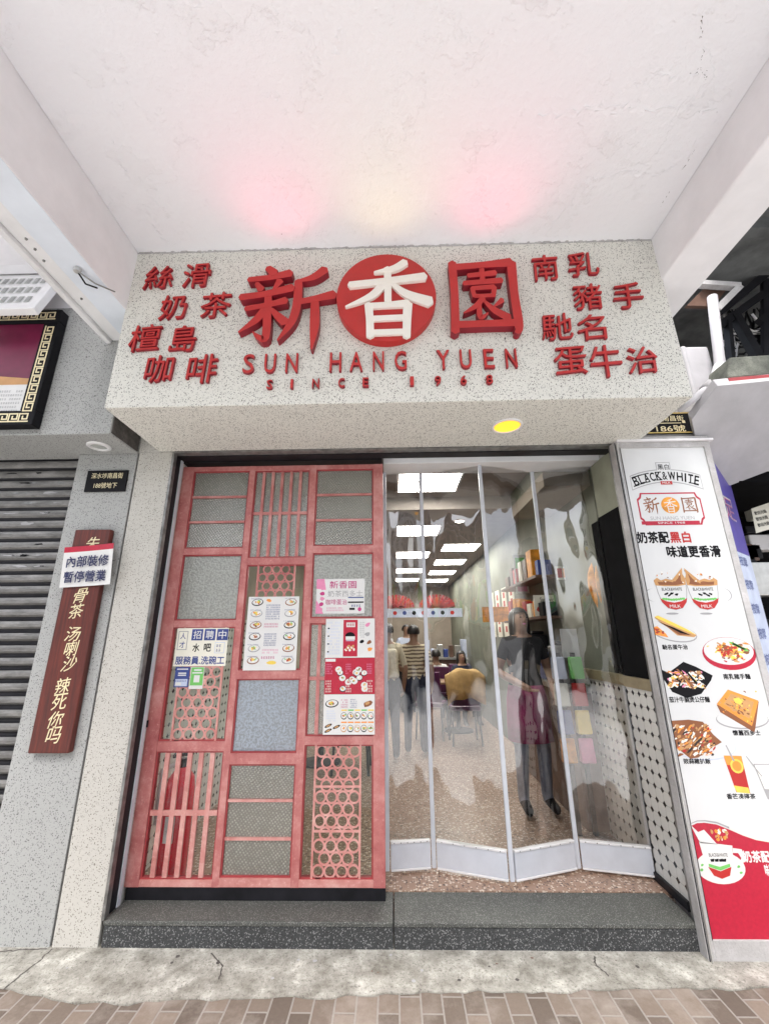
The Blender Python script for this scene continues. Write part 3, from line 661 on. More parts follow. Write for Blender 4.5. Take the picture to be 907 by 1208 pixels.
for (xa, xb_), zz in zip(cols, Z):
    f.box(xa, xb_, DY0+.002, DY1, zz[0][0], ZT0-.0005, 'salmon_paint')
    for i in range(3): f.box(xa, xb_, DY0+.002, DY1, zz[i+1][0], zz[i][1], 'salmon_paint')
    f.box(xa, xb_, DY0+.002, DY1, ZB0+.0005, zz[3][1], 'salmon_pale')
    for (zt, zb) in zz:      # raised inner bead round every pane
        e = 0.009
        f.box(xa, xa+e, DY0+.009, DY1-.006, zb, zt, 'deep_red_paint').box(xb_-e, xb_, DY0+.009, DY1-.006, zb, zt, 'deep_red_paint')
        f.box(xa+e, xb_-e, DY0+.009, DY1-.006, zt-e, zt, 'deep_red_paint').box(xa+e, xb_-e, DY0+.009, DY1-.006, zb, zb+e, 'deep_red_paint')
f.build('door_leaf', dr)
GY = 2.905
def pane(ci, ri, m):
    (xa, xb_), (zt, zb) = cols[ci], Z[ci][ri]
    return MB().box(xa+.001, xb_-.001, GY, GY+.004, zb+.001, zt-.001, m).build('pane', dr)
kinds = [['figured_glass', 'pearl_glass', 'clear_glass', 'rippled_glass'], ['crackle_glass', 'clear_glass', 'blue_pearl_glass', 'figured_glass'], ['figured_glass', 'pearl_glass', 'crackle_glass', 'clear_glass']]
for ci in range(3):
    for ri in range(4): pane(ci, ri, kinds[ci][ri])
def hbars(ci, ri, ys, xc_, m='salmon_paint', h=0.008):
    (xa, xb_) = cols[ci]
    for y_ in ys:
        z_ = dz(xc_, y_); MB().box(xa+.0095, xb_-.0095, DY0+.006, GY-.001, z_-h, z_+h, m).build('glazing_bar', dr)
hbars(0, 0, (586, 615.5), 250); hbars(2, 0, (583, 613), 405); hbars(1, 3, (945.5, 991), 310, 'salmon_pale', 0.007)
def vbars(ci, ri, xs, mid, xc_, wv=0.011, m='salmon_paint'):
    (xa, xb_), (zt, zb) = cols[ci], Z[ci][ri]
    g = MB()
    for x_ in xs: g.box(x_-wv, x_+wv, DY0+.004, GY-.002, zb+.0095, zt-.0095, m)
    z_ = dz(xc_, mid); g.box(xa+.0095, xb_-.0095, DY0+.006, GY-.003, z_-wv, z_+wv, m)
    g.build('bar_grille', dr)
def spread(ci, n): a, b_ = cols[ci]; return [a+(b_-a)*(i+1)/(n+1) for i in range(n)]
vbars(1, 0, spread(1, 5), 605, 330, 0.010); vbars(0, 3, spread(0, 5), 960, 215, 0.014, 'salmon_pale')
a, b_ = cols[2]; vbars(2, 2, [a+(b_-a)*q for q in (.16, .34)], 800.5, 400, 0.011)
def lattice(ci, ri, xa, xb_, zb, zt, r, rings_x, m, hb=()):
    g = MB(); y0, y1 = GY-.012, GY-.002
    g.box(xa-.008, xa+.004, y0, y1, zb, zt, m).box(xb_-.004, xb_+.008, y0, y1, zb, zt, m)
    for z_ in hb: g.box(xa+.004, xb_-.004, y0+.0015, y1-.0015, z_-.006, z_+.006, m)
    wdt = xb_-xa; R0 = wdt/(rings_x*2)*1.02; dzv = R0*math.sqrt(3); nrow = max(2, round((zt-zb-2*R0)/dzv)+1); dzv = (zt-zb-2*R0)/(nrow-1); row = 0; z_ = zb+R0
    while row < nrow:
        nn = rings_x if row % 2 == 0 else rings_x-1
        for i in range(nn):
            cx_ = xa+R0+2*R0*0.98*i+(0 if row % 2 == 0 else R0*0.98)
            seg = 18; q0, q1 = R0*1.04, R0*0.74
            vs_, fs_ = [], []; d_ = (row*3+i) % 4*0.0004
            for k in range(seg):
                a_ = 2*math.pi*k/seg; cs, sn = math.cos(a_), math.sin(a_)
                vs_ += [(cx_+q0*cs, y0+.001+d_, z_+q0*sn), (cx_+q1*cs, y0+.001+d_, z_+q1*sn), (cx_+q1*cs, y1-.002+d_, z_+q1*sn), (cx_+q0*cs, y1-.002+d_, z_+q0*sn)]
            for k in range(seg):
                o_, p_ = 4*k, 4*((k+1) % seg)
                fs_ += [(o_+j_, o_+(j_+1) % 4, p_+(j_+1) % 4, p_+j_) for j_ in range(4)]
            g.add(vs_, fs_, m)
        z_ += dzv; row += 1
    return g.build('ring_lattice', dr)
(zt, zb) = Z[2][3]; a, b_ = cols[2]; xa, xb_ = pY(370, 960, DY0).x, pY(424, 960, DY0).x
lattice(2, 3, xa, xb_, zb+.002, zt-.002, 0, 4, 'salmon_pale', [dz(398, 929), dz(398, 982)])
(zt, zb) = Z[0][2]; xa, xb_ = pY(204, 850, DY0).x, pY(255, 850, DY0).x
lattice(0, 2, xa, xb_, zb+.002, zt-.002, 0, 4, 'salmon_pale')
(zt, zb) = Z[1][1]; xa, xb_ = pY(303, 690, DY0).x, pY(346, 690, DY0).x
lattice(1, 1, xa, xb_, zb+.002, zt-.002, 0, 4, 'salmon_paint')
MB().box(XL0+.02, XR0, DY0+.004, DY1+.01, 0.1235, ZB0-.0015, 'black_metal').build('bottom_track', dr)
MB().box(XL0+.004, XL0+.016, DY0-.012, DY0-.001, 1.02, 1.06, 'black_metal').build('latch', dr)

# ================================================================== PAPERS ON THE DOOR
FOOD = ['orange_ink', 'brown_ink', 'yellow_ink', 'tan_ink', 'letter_red', 'green_ink', 'letter_cream']
def scribble(mb, x0, x1, z0, z1, y, m, rnd, rows, gap=0.35, cell=None):
    """small printed writing, too fine to read, as rows of tiny strokes"""
    rh = (z1-z0)/rows
    for i in range(rows):
        za = z0+i*rh; x = x0; hh = rh*(1-gap); cw = cell or hh
        while x < x1-cw*0.8:
            if rnd.random() < 0.9:
                for q in range(3): 
                    zq = za+hh*(0.12+0.36*q)+rnd.uniform(-.05, .05)*hh
                    mb.rect(x, x+cw*rnd.uniform(.55, .8), zq, zq+hh*0.13, y, m)
                xq = x+cw*rnd.uniform(.2, .5); mb.rect(xq, xq+cw*0.13, za, za+hh, y-.0001, m)
            x += cw
def dish(mb, cx, cz, rx, rz, y, rnd, plate='ink_black', pal=FOOD, n=12):
    e = 0.0002
    mb.ell(cx, cz, rx, rz, y, plate, 22, 0.1); mb.ell(cx, cz+rz*.08, rx*.86, rz*.8, y-e, 'paper_white', 20, 0.1)
    for i in range(n):
        a, q = rnd.uniform(0, 6.28), rnd.uniform(0, .55)
        mb.ell(cx+rx*q*math.cos(a), cz+rz*(.1+q*.7*math.sin(a)), rx*rnd.uniform(.12, .32), rz*rnd.uniform(.14, .34), y-e*(2+i*.3), rnd.choice(pal), 9, rnd.uniform(0, 3), .25, rnd)
def prect(bx, Y):
    x0, y0, x1, y1 = bx; xc, yc = (x0+x1)/2, (y0+y1)/2
    return pY(x0, yc, Y).x, pY(x1, yc, Y).x, pY(xc, y1, Y).z, pY(xc, y0, Y).z
r7 = random.Random(7)
# staff wanted notice
Yp = 2.890
x0, x1, z0, z1 = prect((207, 741, 268, 786), Yp)
mb = MB().box(x0, x1, Yp, Yp+.001, z0, z1, 'paper_cream')
W_, H_ = x1-x0, z1-z0
yq = Yp-.0006
def U(u): return x0+W_*u
def V(v): return z0+H_*v
for i, ch in enumerate('招聘中'):
    ua = .29+.245*i; mb.rect(U(ua), U(ua+.215), V(.67), V(.97), yq, 'ink_blue'); mb.text(ch, U(ua+.107), V(.82), W_*.15, H_*.22, yq-.0003, 'paper_white', off=.02)
mb.rect(U(.03), U(.22), V(.42), V(.92), yq, 'ink_grey'); mb.rect(U(.045), U(.205), V(.44), V(.90), yq-.0003, 'paper_cream')
mb.text('人', U(.125), V(.79), W_*.11, H_*.17, yq-.0006, 'ink_blue', off=.02); mb.text('才', U(.125), V(.56), W_*.11, H_*.17, yq-.0006, 'ink_blue', off=.02)
mb.text('水', U(.40), V(.48), W_*.14, H_*.22, yq, 'ink_black', off=.05); mb.text('吧', U(.62), V(.48), W_*.14, H_*.21, yq, 'ink_black', off=.05)
mb.rect(U(.76), U(.95), V(.33), V(.62), yq, 'pale_blue'); mb.rect(U(.77), U(.94), V(.345), V(.605), yq-.0003, 'paper_cream'); scribble(mb, U(.79), U(.93), V(.37), V(.6), yq-.0006, 'ink_blue', r7, 2)
mb.text('服務員.洗碗工', U(.5), V(.15), W_*.94, H_*.22, yq, 'ink_blue', off=.055)
tag(mb.build('notice', at=((x0+x1)/2, Yp, z0)), 'cream staff wanted notice with blue squares on the left of the red door', 'notice')
x0, x1, z0, z1 = prect((206, 787, 223, 811), Yp); W_, H_ = x1-x0, z1-z0
mb = MB().box(x0, x1, Yp, Yp+.001, z0, z1, 'ink_blue')
for v in (.86, .66, .56): mb.rect(U(.12+.1*(v < .8)), U(.88-.1*(v < .8)), V(v), V(v+.06), yq, 'paper_white')
mb.rect(U(.08), U(.92), V(.05), V(.40), yq, 'pale_blue'); mb.rect(U(.10), U(.5), V(.1), V(.24), yq-.0003, 'paper_white'); scribble(mb, U(.1), U(.9), V(.26), V(.39), yq-.0003, 'ink_blue', r7, 1)
tag(mb.build('payment_sticker', at=((x0+x1)/2, Yp, z0)), 'dark blue payment sticker under the staff wanted notice', 'sticker')
x0, x1, z0, z1 = prect((224, 787, 240, 813), Yp); W_, H_ = x1-x0, z1-z0
mb = MB().box(x0, x1, Yp, Yp+.001, z0, z1, 'paper_white'); mb.rect(U(.05), U(.97), V(.16), V(.98), yq, 'green_ink')
mb.rect(U(.3), U(.72), V(.3), V(.62), yq-.0003, 'paper_white'); mb.rect(U(.25), U(.8), V(.82), V(.9), yq-.0003, 'paper_white'); mb.rect(U(.15), U(.9), V(.70), V(.76), yq-.0003, 'paper_white')
tag(mb.build('payment_sticker', at=((x0+x1)/2, Yp, z0)), 'green and white payment sticker beside the dark blue sticker', 'sticker')
# tall white menu poster
Yp = 2.878; yq = Yp-.0006
def poster_base(bx, m):
    global x0, x1, z0, z1, W_, H_
    x0, x1, z0, z1 = prect(bx, Yp); W_, H_ = x1-x0, z1-z0
    return MB().box(x0, x1, Yp, Yp+.0015, z0, z1, m)
mb = poster_base((290, 704, 351, 791), 'paper_white')
for i in range(6):
    for u in (.18, .84): dish(mb, U(u), V(.92-.158*i), W_*.115, H_*.05, yq, r7, r7.choice(['ink_black', 'ink_black', 'ink_grey', 'brown_ink']))
    for u in (.05, .72): scribble(mb, U(u), U(u+.22), V(.965-.158*i), V(.985-.158*i), yq, 'ink_blue', r7, 1)
scribble(mb, U(.36), U(.66), V(.68), V(.90), yq, 'ink_blue', r7, 7); scribble(mb, U(.34), U(.64), V(.57), V(.64), yq, 'magenta_ink', r7, 2)
scribble(mb, U(.36), U(.62), V(.32), V(.5), yq, 'ink_blue', r7, 6); scribble(mb, U(.34), U(.66), V(.22), V(.29), yq, 'pink_ink', r7, 2); scribble(mb, U(.33), U(.6), V(.15), V(.2), yq, 'magenta_ink', r7, 1)
mb.ell(U(.53), V(.10), W_*.08, H_*.02, yq, 'yellow_ink', 10, 0, .3, r7); mb.ell(U(.40), V(.945), W_*.05, H_*.02, yq, 'orange_ink', 10, 0, .3, r7)
tag(mb.build('menu_poster', at=((x0+x1)/2, Yp, z0)), 'tall white menu poster with two columns of dish pictures on red door', 'poster')
# pink handwritten sheet (behind the glass bead, taped on the pane)
Yp = 2.9035; yq = Yp-.0006
mb = poster_base((373, 683, 430, 724), 'paper_white')
mb.poly([(U(.0), yq, V(.0)), (U(.16), yq, V(0)), (U(.07), yq, V(.25)), (U(0), yq, V(.4))], 'pink_ink'); mb.poly([(U(0), yq, V(1)), (U(0), yq, V(.72)), (U(.2), yq, V(.68)), (U(.16), yq, V(1))], 'pink_ink')
for i in range(5): mb.ell(U(.10+.01*i), V(.12+.15*i), W_*.05, H_*.05, yq-.0003, 'magenta_ink' if i % 2 else 'pink_ink', 9, 0, .3, r7)
mb.text('新香園', U(.55), V(.83), W_*.56, H_*.22, yq-.0005, 'magenta_ink', off=.005); mb.text('奶茶西多士', U(.60), V(.57), W_*.72, H_*.18, yq-.0005, 'ink_grey', off=.0); mb.text('咖啡蛋治', U(.42), V(.33), W_*.44, H_*.16, yq-.0005, 'magenta_ink', off=.0)
scribble(mb, U(.22), U(.6), V(.07), V(.2), yq-.0005, 'pink_ink', r7, 2); mb.rect(U(.66), U(.98), V(.44), V(.47), yq-.0006, 'ink_blue'); mb.rect(U(.66), U(.98), V(.30), V(.34), yq-.0006, 'ink_black'); scribble(mb, U(.68), U(.97), V(.18), V(.29), yq-.0006, 'ink_blue', r7, 1); mb.rect(U(.69), U(.80), V(.1), V(.16), yq-.0006, 'ink_black'); mb.ell(U(.9), V(.12), W_*.04, H_*.06, yq-.0006, 'magenta_ink', 8)
tag(mb.build('handwritten_sheet', at=((x0+x1)/2, Yp, z0)), 'pink and white handwritten sheet on the upper right pane', 'notice')
Yp = 2.878; yq = Yp-.0006
mb = poster_base((384, 730, 442, 776), 'paper_white')
mb.rect(U(.36), U(.65), V(.03), V(.97), yq, 'board_red'); mb.rect(U(.42), U(.60), V(.78), V(.90), yq-.0003, 'paper_white'); mb.text('新香園', U(.51), V(.84), W_*.14, H_*.07, yq-.0006, 'letter_red')
mb.ell(U(.50), V(.55), W_*.10, H_*.10, yq-.0003, 'ink_black', 14); mb.rect(U(.41), U(.60), V(.45), V(.54), yq-.0006, 'paper_white'); mb.rect(U(.42), U(.59), V(.42), V(.44), yq-.0007, 'pale_blue')
for i in range(9): mb.ell(U(.42+.02*i), V(.2+.03*(i % 4)), W_*.03, H_*.03, yq-.0004-.00005*i, 'tan_ink' if i % 2 else 'letter_cream', 8, i, .3, r7)
scribble(mb, U(.03), U(.33), V(.08), V(.95), yq, 'pale_blue', r7, 11)
for i in range(4): mb.ell(U(.06), V(.15+.2*i), W_*.02, H_*.02, yq-.0003, 'ink_black', 8)
scribble(mb, U(.69), U(.80), V(.5), V(.93), yq, 'ink_grey', r7, 8)
for q in ((.86, .85, 'pink_ink'), (.88, .38, 'brown_ink'), (.90, .2, 'orange_ink'), (.73, .4, 'ink_black'), (.85, .6, 'ink_grey')): mb.ell(U(q[0]), V(q[1]), W_*.05, H_*.05, yq-.0003, q[2], 9, .5, .3, r7)
tag(mb.build('menu_poster', at=((x0+x1)/2, Yp, z0)), 'white menu sheet with a red centre strip, top of three on red door', 'poster')
mb = poster_base((383, 776.4, 442, 819), 'board_red')
mb.rect(U(.01), U(.21), V(.90), V(.98), yq, 'paper_white')
for i in range(14): dish(mb, U(.24+.62*r7.random()), V(.1+.78*r7.random()), W_*.065, H_*.085, yq-.0012*i*.1, r7, r7.choice(['ink_black', 'paper_white', 'paper_white']), n=5)
for a_, b_ in ((.02, .16), (.42, .55), (.84, .97)):
    scribble(mb, U(a_), U(b_), V(.55), V(.86), yq-.002, 'pink_ink', r7, 5); scribble(mb, U(a_), U(b_), V(.05), V(.4), yq-.002, 'letter_cream', r7, 5)
tag(mb.build('menu_poster', at=((x0+x1)/2, Yp, z0)), 'red menu sheet crowded with dish pictures, middle of three on red door', 'poster')
mb = poster_base((381.5, 819.4, 442, 867), 'paper_white')
dish(mb, U(.16), V(.77), W_*.13, H_*.10, yq, r7); mb.ell(U(.86), V(.76), W_*.09, H_*.07, yq, 'brown_ink', 8, .3, .2, r7); mb.ell(U(.86), V(.78), W_*.05, H_*.04, yq-.0003, 'tan_ink', 8, .3, .2, r7)
scribble(mb, U(.34), U(.5), V(.66), V(.9), yq, 'magenta_ink', r7, 4); scribble(mb, U(.52), U(.66), V(.66), V(.9), yq, 'ink_blue', r7, 5); scribble(mb, U(.05), U(.26), V(.32), V(.62), yq, 'pale_blue', r7, 5)
for i in range(5):
    mb.rect(U(.35+.13*i), U(.46+.13*i), V(.585), V(.62), yq, 'yellow_ink' if i % 2 == 0 else 'green_ink'); mb.rect(U(.35+.13*i), U(.46+.13*i), V(.285), V(.32), yq, 'orange_ink')
    dish(mb, U(.40+.13*i), V(.46), W_*.06, H_*.09, yq, r7, 'ink_black', n=7); dish(mb, U(.40+.13*i), V(.15), W_*.06, H_*.09, yq, r7, r7.choice(['ink_black', 'orange_ink', 'tan_ink']), n=7)
for q in ((.1, .22), (.1, .1), (.26, .19)): mb.ell(U(q[0]), V(q[1]), W_*.08, H_*.035, yq, 'ink_black', 8, .4); mb.ell(U(q[0]), V(q[1]), W_*.05, H_*.02, yq-.0003, 'tan_ink', 8, .4)
tag(mb.build('menu_poster', at=((x0+x1)/2, Yp, z0)), 'white menu sheet with rows of dishes, lowest of three on red door', 'poster')

# ================================================================== THE TALL MENU BOARD ON THE RIGHT
Yb = 2.66
bd = thing('menu_board', 'tall white menu board with red foot, cups and dish pictures beside the doorway', 'menu board', (1.86, Yb, 0.0))
BX0, BX1, PX0, PX1 = 1.530, 2.180, 1.570, 2.140
mb = MB()
mb.box(BX0, PX0, Yb-.012, YW-.004, 0.004, 2.83, 'grimy_plaster').box(PX1, BX1, Yb-.012, YW-.004, 0.004, 2.83, 'grimy_plaster').box(PX0, PX1, Yb-.012, YW-.004, 2.79, 2.83, 'grimy_plaster').box(PX0, PX1, Yb-.012, YW-.004, 0.004, 0.088, 'grimy_plaster')
mb.box(BX0+.013, BX0+.019, Yb-.020, Yb-.0125, 0.006, 2.825, 'steel_bright').box(BX0+.004, BX0+.008, Yb-.018, Yb-.0125, 0.006, 2.825, 'black_metal').box(PX0-.004, PX0-.001, Yb-.016, Yb-.0125, 0.09, 2.79, 'black_metal')
mb.build('frame', bd, bevel=0.003)
Yf = Yb-.004
MB().box(PX0, PX1, Yf, YW-.01, 0.088, 2.79, 'board_white').build('panel', bd)
y1_ = Yf-.0006
# top cap ledge
MB().box(BX0+.02, BX1+.02, Yb-.03, YW-.004, 2.832, 2.846, 'off_white_paint').box(BX0+.03, BX1, Yb-.01, YW-.004, 2.848, 2.872, 'grimy_plaster').build('cap_ledge', bd)
# red foot with a swept top
top = [(813, 975), (822, 971.5), (831, 971), (845, 973), (860, 979), (876, 986), (892, 991.5), (907, 994), (925, 996)]
pts = [pY(x, y, y1_) for x, y in top]; pts = [(min(PX1, max(PX0, p.x)), y1_, p.z) for p in pts]; pts[0] = (PX0, y1_, pts[0][2]); pts[-1] = (PX1, y1_, pts[-1][2])
MB().poly([(PX1, y1_, 0.09), (PX0, y1_, 0.09)] [::-1] + pts[::-1], 'board_red').build('red_foot', bd)
mb = MB()
sw = [pY(x, y-3.2, y1_) for x, y in top]
for i in range(len(sw)-1):
    a, b_ = sw[i], sw[i+1]
    if b_.x < PX1: mb.poly([(max(PX0, a.x), y1_, a.z-.003*(1+i*.5)), (b_.x, y1_, b_.z-.003*(1.5+i*.5)), (b_.x, y1_, b_.z), (max(PX0, a.x), y1_, a.z)], 'ink_grey' if i < 4 else 'paper_cream')
mb.build('swoosh_line', bd)
# arched logo
def cpx(x, y): p = pY(x, y, y1_); return p.x, p.z
S_ = (pY(800, 600, y1_)-pY(799, 600, y1_)).length
mb = MB(); cxl, czl = cpx(784.5, 563)
word = 'BLACK&WHITE'; wid = [1, .82, 1.02, .95, 1.05, .9, 1.4, 1.12, .62, .95, .88]; tot = sum(wid); acc = 0
Wl = 41*S_*1.93/1.0
Wl = (pY(824, 566, y1_)-pY(745, 566, y1_)).length; sag = Wl*0.10
def arc(u): return cxl+(u-.5)*Wl, czl+sag*(1-(2*u-1)**2)-sag*.75, -(2*u-1)*4*sag/Wl
band, band2 = [], []
for i in range(25):
    u = i/24; x, z, sl_ = arc(u*1.06-.03); hh = 8.6*S_*(1.0+.12*abs(2*u-1)); band.append((x, z+hh)); band2.append((x, z-hh))
yy = y1_
outer = band+band2[::-1]
mb.poly([(a, yy, b_) for a, b_ in outer][::-1], 'ink_grey')
cxm = sum(a for a, _ in outer)/len(outer); czm = sum(b_ for _, b_ in outer)/len(outer)
ib = [(cxm+(a-cxm)*.985, b_-1.2*S_) for a, b_ in band]; ib2 = [(cxm+(a-cxm)*.985, b_+1.2*S_) for a, b_ in band2]
mb.poly([(a, yy-.0004, b_) for a, b_ in ib+ib2[::-1]][::-1], 'board_white')
mb.rect(cxl-8.5*S_*1.0, cxl+9*S_, czl+sag*.25+7*S_, czl+sag*.25+18*S_, yy-.0002, 'ink_grey'); mb.rect(cxl-7.7*S_, cxl+8.2*S_, czl+sag*.25+6*S_, czl+sag*.25+17.2*S_, yy-.0006, 'board_white')
mb.text('黑白', cxl+.3*S_, czl+sag*.25+11.6*S_, 14*S_, 7.5*S_, yy-.0009, 'ink_black', off=.025)
for ch, w_ in zip(word, wid):
    u = (acc+w_/2)/tot; acc += w_; x, z, sl_ = arc(u); hh = 10.5*S_*(1+.22*abs(2*u-1))
    mb.text(ch, x, z, Wl*w_/tot*(.86 if ch != 'I' else .42), hh, yy-.0008, 'ink_black', off=.07 if ch != '&' else .03, rot=math.atan(sl_)*.8)
    if ch in 'BLAKT':
        for vz in ((-.46, .46) if ch not in 'T' else (-.46,)):
            mb.text('-', x, z+vz*hh, Wl*w_/tot*.98, hh*.12, yy-.001, 'ink_black', rot=math.atan(sl_)*.8)
mb.rect(cxl-7*S_, cxl+7*S_, czl-9.5*S_, czl-5*S_, yy-.0009, 'letter_red'); mb.text('MILK', cxl, czl-7.2*S_, 10*S_, 3*S_, yy-.0012, 'paper_white', off=.02)
mb.build('logo', bd)
# red outlined name plaque
def plq(g, m, y):
    x0, z1_ = cpx(753+g, 581+g); x1, z0_ = cpx(829-g, 619.5-g); x0 = cpx(753+g, 600)[0]; x1 = cpx(829-g, 600)[0]; z1_ = cpx(791, 581+g)[1]; z0_ = cpx(791, 619.5-g)[1]; k_ = 5*S_
    return [(x0, z0_+k_*1.6), (x0+k_*.5, z0_+k_*1.2), (x0+k_, z0_), (x1-k_, z0_), (x1-k_*.5, z0_+k_*1.2), (x1, z0_+k_*1.6), (x1, z1_-k_*1.6), (x1-k_*.7, z1_-k_), (x1-k_, z1_), (x0+k_, z1_), (x0+k_*.7, z1_-k_), (x0, z1_-k_*1.6)]
mb = MB(); mb.poly([(a, yy, b_) for a, b_ in plq(0, '', 0)], 'board_red'); mb.poly([(a, yy-.0004, b_) for a, b_ in plq(1.7, '', 0)], 'board_white')
x0, z0 = cpx(757, 618); x1, z1 = cpx(825, 614.5); mb.rect(x0, x1, cpx(791, 618.6)[1], cpx(791, 614.6)[1], yy-.0007, 'board_red')
def bst(strokes, bx, m, fat=.8):
    x0, y0, x1, y1 = bx; a0, b0 = cpx(x0, (y0+y1)/2)[0], cpx((x0+x1)/2, y1)[1]; a1, b1 = cpx(x1, (y0+y1)/2)[0], cpx((x0+x1)/2, y0)[1]
    for i, st in enumerate(strokes): mb.stroke([(p, q, h_*fat) for p, q, h_ in st], yy-.0009-.00003*i, m, lambda u, v: (a0+u*(a1-a0), b0+v*(b1-b0)), n=3)
bst(XIN, (759, 586.5, 777, 605), 'brown_ink'); bst(YUAN, (804, 586.5, 822, 604), 'brown_ink')
xo, zo = cpx(790.5, 596); mb.ell(xo, zo, 10.8*S_, 10.4*S_, yy-.0007, 'flame_orange', 28); bst(XIANG, (783, 588, 798, 604), 'paper_white', .75)
mb.tpx('SUN HANG YUEN', (767, 609, 819, 613), yy-.0008, 'ink_grey', off=.0); mb.tpx('SINCE 1968', (776, 615.4, 808, 617.8), yy-.0011, 'paper_white', off=.01)
mb.build('name_plaque', bd)
mb = MB()
mb.tpx('奶茶配', (751, 627, 789, 641), yy, 'ink_black', off=.075); mb.tpx('黑白', (790, 627, 814.5, 640.5), yy, 'letter_red', off=.075); mb.tpx('味道更香滑', (786, 643.5, 850, 657.5), yy, 'ink_black', off=.075)
mb.build('slogan', bd)
def cup_print(cxp, cyp, s, flip):
    mb = MB(); cx_, cz_ = cpx(cxp, cyp); k = s*S_*flip; kz = s*S_
    def q(u, v): return (cx_+u*k, cz_+v*kz)
    def pl(pp, m, d): 
        a = [(q(u, v)[0], yy-d, q(u, v)[1]) for u, v in pp]
        if flip < 0: a = a[::-1]
        mb.poly(a, m)
    arc_h = [(-21+3.6*math.cos(t)*2.2, 2+7*math.sin(t)) for t in [i*math.pi/10+math.pi/2 for i in range(11)]]
    for p_, n_ in zip(arc_h[:-1], arc_h[1:]): pl([p_, (p_[0]-1.2, p_[1]), (n_[0]-1.2, n_[1]), n_], 'ink_grey', .0002)
    body = [(-17, 13), (-16, 4), (-13.5, -6), (-8, -12.5), (0, -14.5), (8, -12.5), (13.5, -6), (16, 4), (17, 13)]
    pl(body, 'ink_grey', .0003); pl([(u*.95, v*.97+.2) for u, v in body], 'board_white', .0006)
    pl([(-14.8, -1.5), (-13, -6.3), (-7.8, -12.2), (0, -14), (7.8, -12.2), (13, -6.3), (14.8, -1.5), (8, -5), (0, -6.5), (-8, -5)], 'letter_red', .0008)
    for i in range(9): mb.ell(q(-11+2.7*i, 0)[0], cz_+(-1.6-1.6*math.cos((i-4)*.3))*kz, 1.9*abs(k), 1.3*kz, yy-.001-.00002*i, 'green_ink', 8, 0, .25, r7)
    for u, v in ((-7, 3), (-1, 3.4), (4, 2.2), (-4, 1.5)): mb.ell(q(u, v)[0], q(u, v)[1], 2.3*abs(k), 1.2*kz, yy-.0013, 'ink_black', 8, .4*flip, .3, r7)
    mb.text('BLACK&WHITE', cx_, cz_+8.2*kz, 22*abs(k), 3.4*kz, yy-.0012, 'ink_black', off=.03); mb.text('MILK', cx_, cz_-10.2*kz, 12*abs(k), 3.2*kz, yy-.0012, 'paper_white', off=.03)
    sp = [(-17, 12.5), (-18, 18), (-14, 21), (-10, 18), (-4, 20), (2, 18), (6, 22), (12, 28), (16, 32), (15, 25), (17, 20), (16.5, 13), (8, 11.5), (-8, 11.5)]
    pl(sp, 'tan_ink', .0014)
    pl([(-13, 13), (-14, 16.5), (-8, 16), (-2, 17), (4, 15.5), (9, 20), (13, 26), (12, 18), (14, 14), (6, 12.6)], 'brown_ink', .0017)
    for i in range(16): mb.ell(q(r7.uniform(-17, 17), 0)[0], cz_+r7.uniform(14, 29)*kz, .6*abs(k)*r7.uniform(.6, 2), .7*kz*r7.uniform(.6, 1.6), yy-.0019, r7.choice(['brown_ink', 'tan_ink', 'orange_ink', 'letter_cream']), 7, 0, .3, r7)
    return mb.build('cup_picture', bd)
cup_print(794, 704, 1.02, 1); cup_print(831, 704, 1.02, -1)
for xq in (793, 833): mb = MB(); a_, b_ = cpx(xq, 724); mb.ell(a_, b_, 7*S_, 1.2*S_, yy, 'ink_grey', 14); mb.build('cup_shadow_print', bd)  # shadow printed in grey under each cup
def cap(mb, s_, bx): mb.tpx(s_, bx, yy-.0003, 'ink_black', off=.055)
# sandwich
mb = MB(); a_, b_ = cpx(795, 744); mb.ell(a_, b_-3*S_, 24*S_, 9*S_, yy, 'ink_grey', 24, -.15); mb.ell(a_, b_-2.4*S_, 23*S_, 8.4*S_, yy-.0003, 'board_white', 24, -.15)
def shp(cxp, cyp, pp, m, d, sc=1.0):
    cx_, cz_ = cpx(cxp, cyp); mb.poly([(cx_+u*S_*sc, yy-d, cz_+v*S_*sc) for u, v in pp][::-1], m)
shp(795, 742, [(-19, 12), (-15, 14.5), (0, 7), (14, -1), (23, -7), (20, -9), (2, -7), (-8, 3)], 'tan_ink', .0006); shp(795, 742, [(-17, 9), (-2, 2), (18, -7), (4, -6.5), (-8, 2.5)], 'brown_ink', .0009)
shp(795, 742, [(-14, 7), (0, 1.5), (16, -6.5), (6, -4.5), (-8, 3.5)], 'ink_black', .0011); shp(795, 742, [(-19, 13), (-15, 14.5), (0, 7), (14, -.5), (23, -7), (10, -1.5), (-4, 5)], 'yellow_ink', .0012)
shp(795, 742, [(-25, 1), (-18, 3), (-10, -5), (-8, -9), (-22, -6)], 'orange_ink', .0012)
for i in range(10): shp(795+r7.uniform(-22, -12), 742-r7.uniform(-6, 0), [(-1.5, 1), (1.5, .6), (1, -1), (-1, -.6)], r7.choice(['brown_ink', 'letter_red']), .0014+.00002*i)
cap(mb, '馳名蛋牛治', (781, 760.5, 811, 766.5)); mb.build('dish_picture', bd)
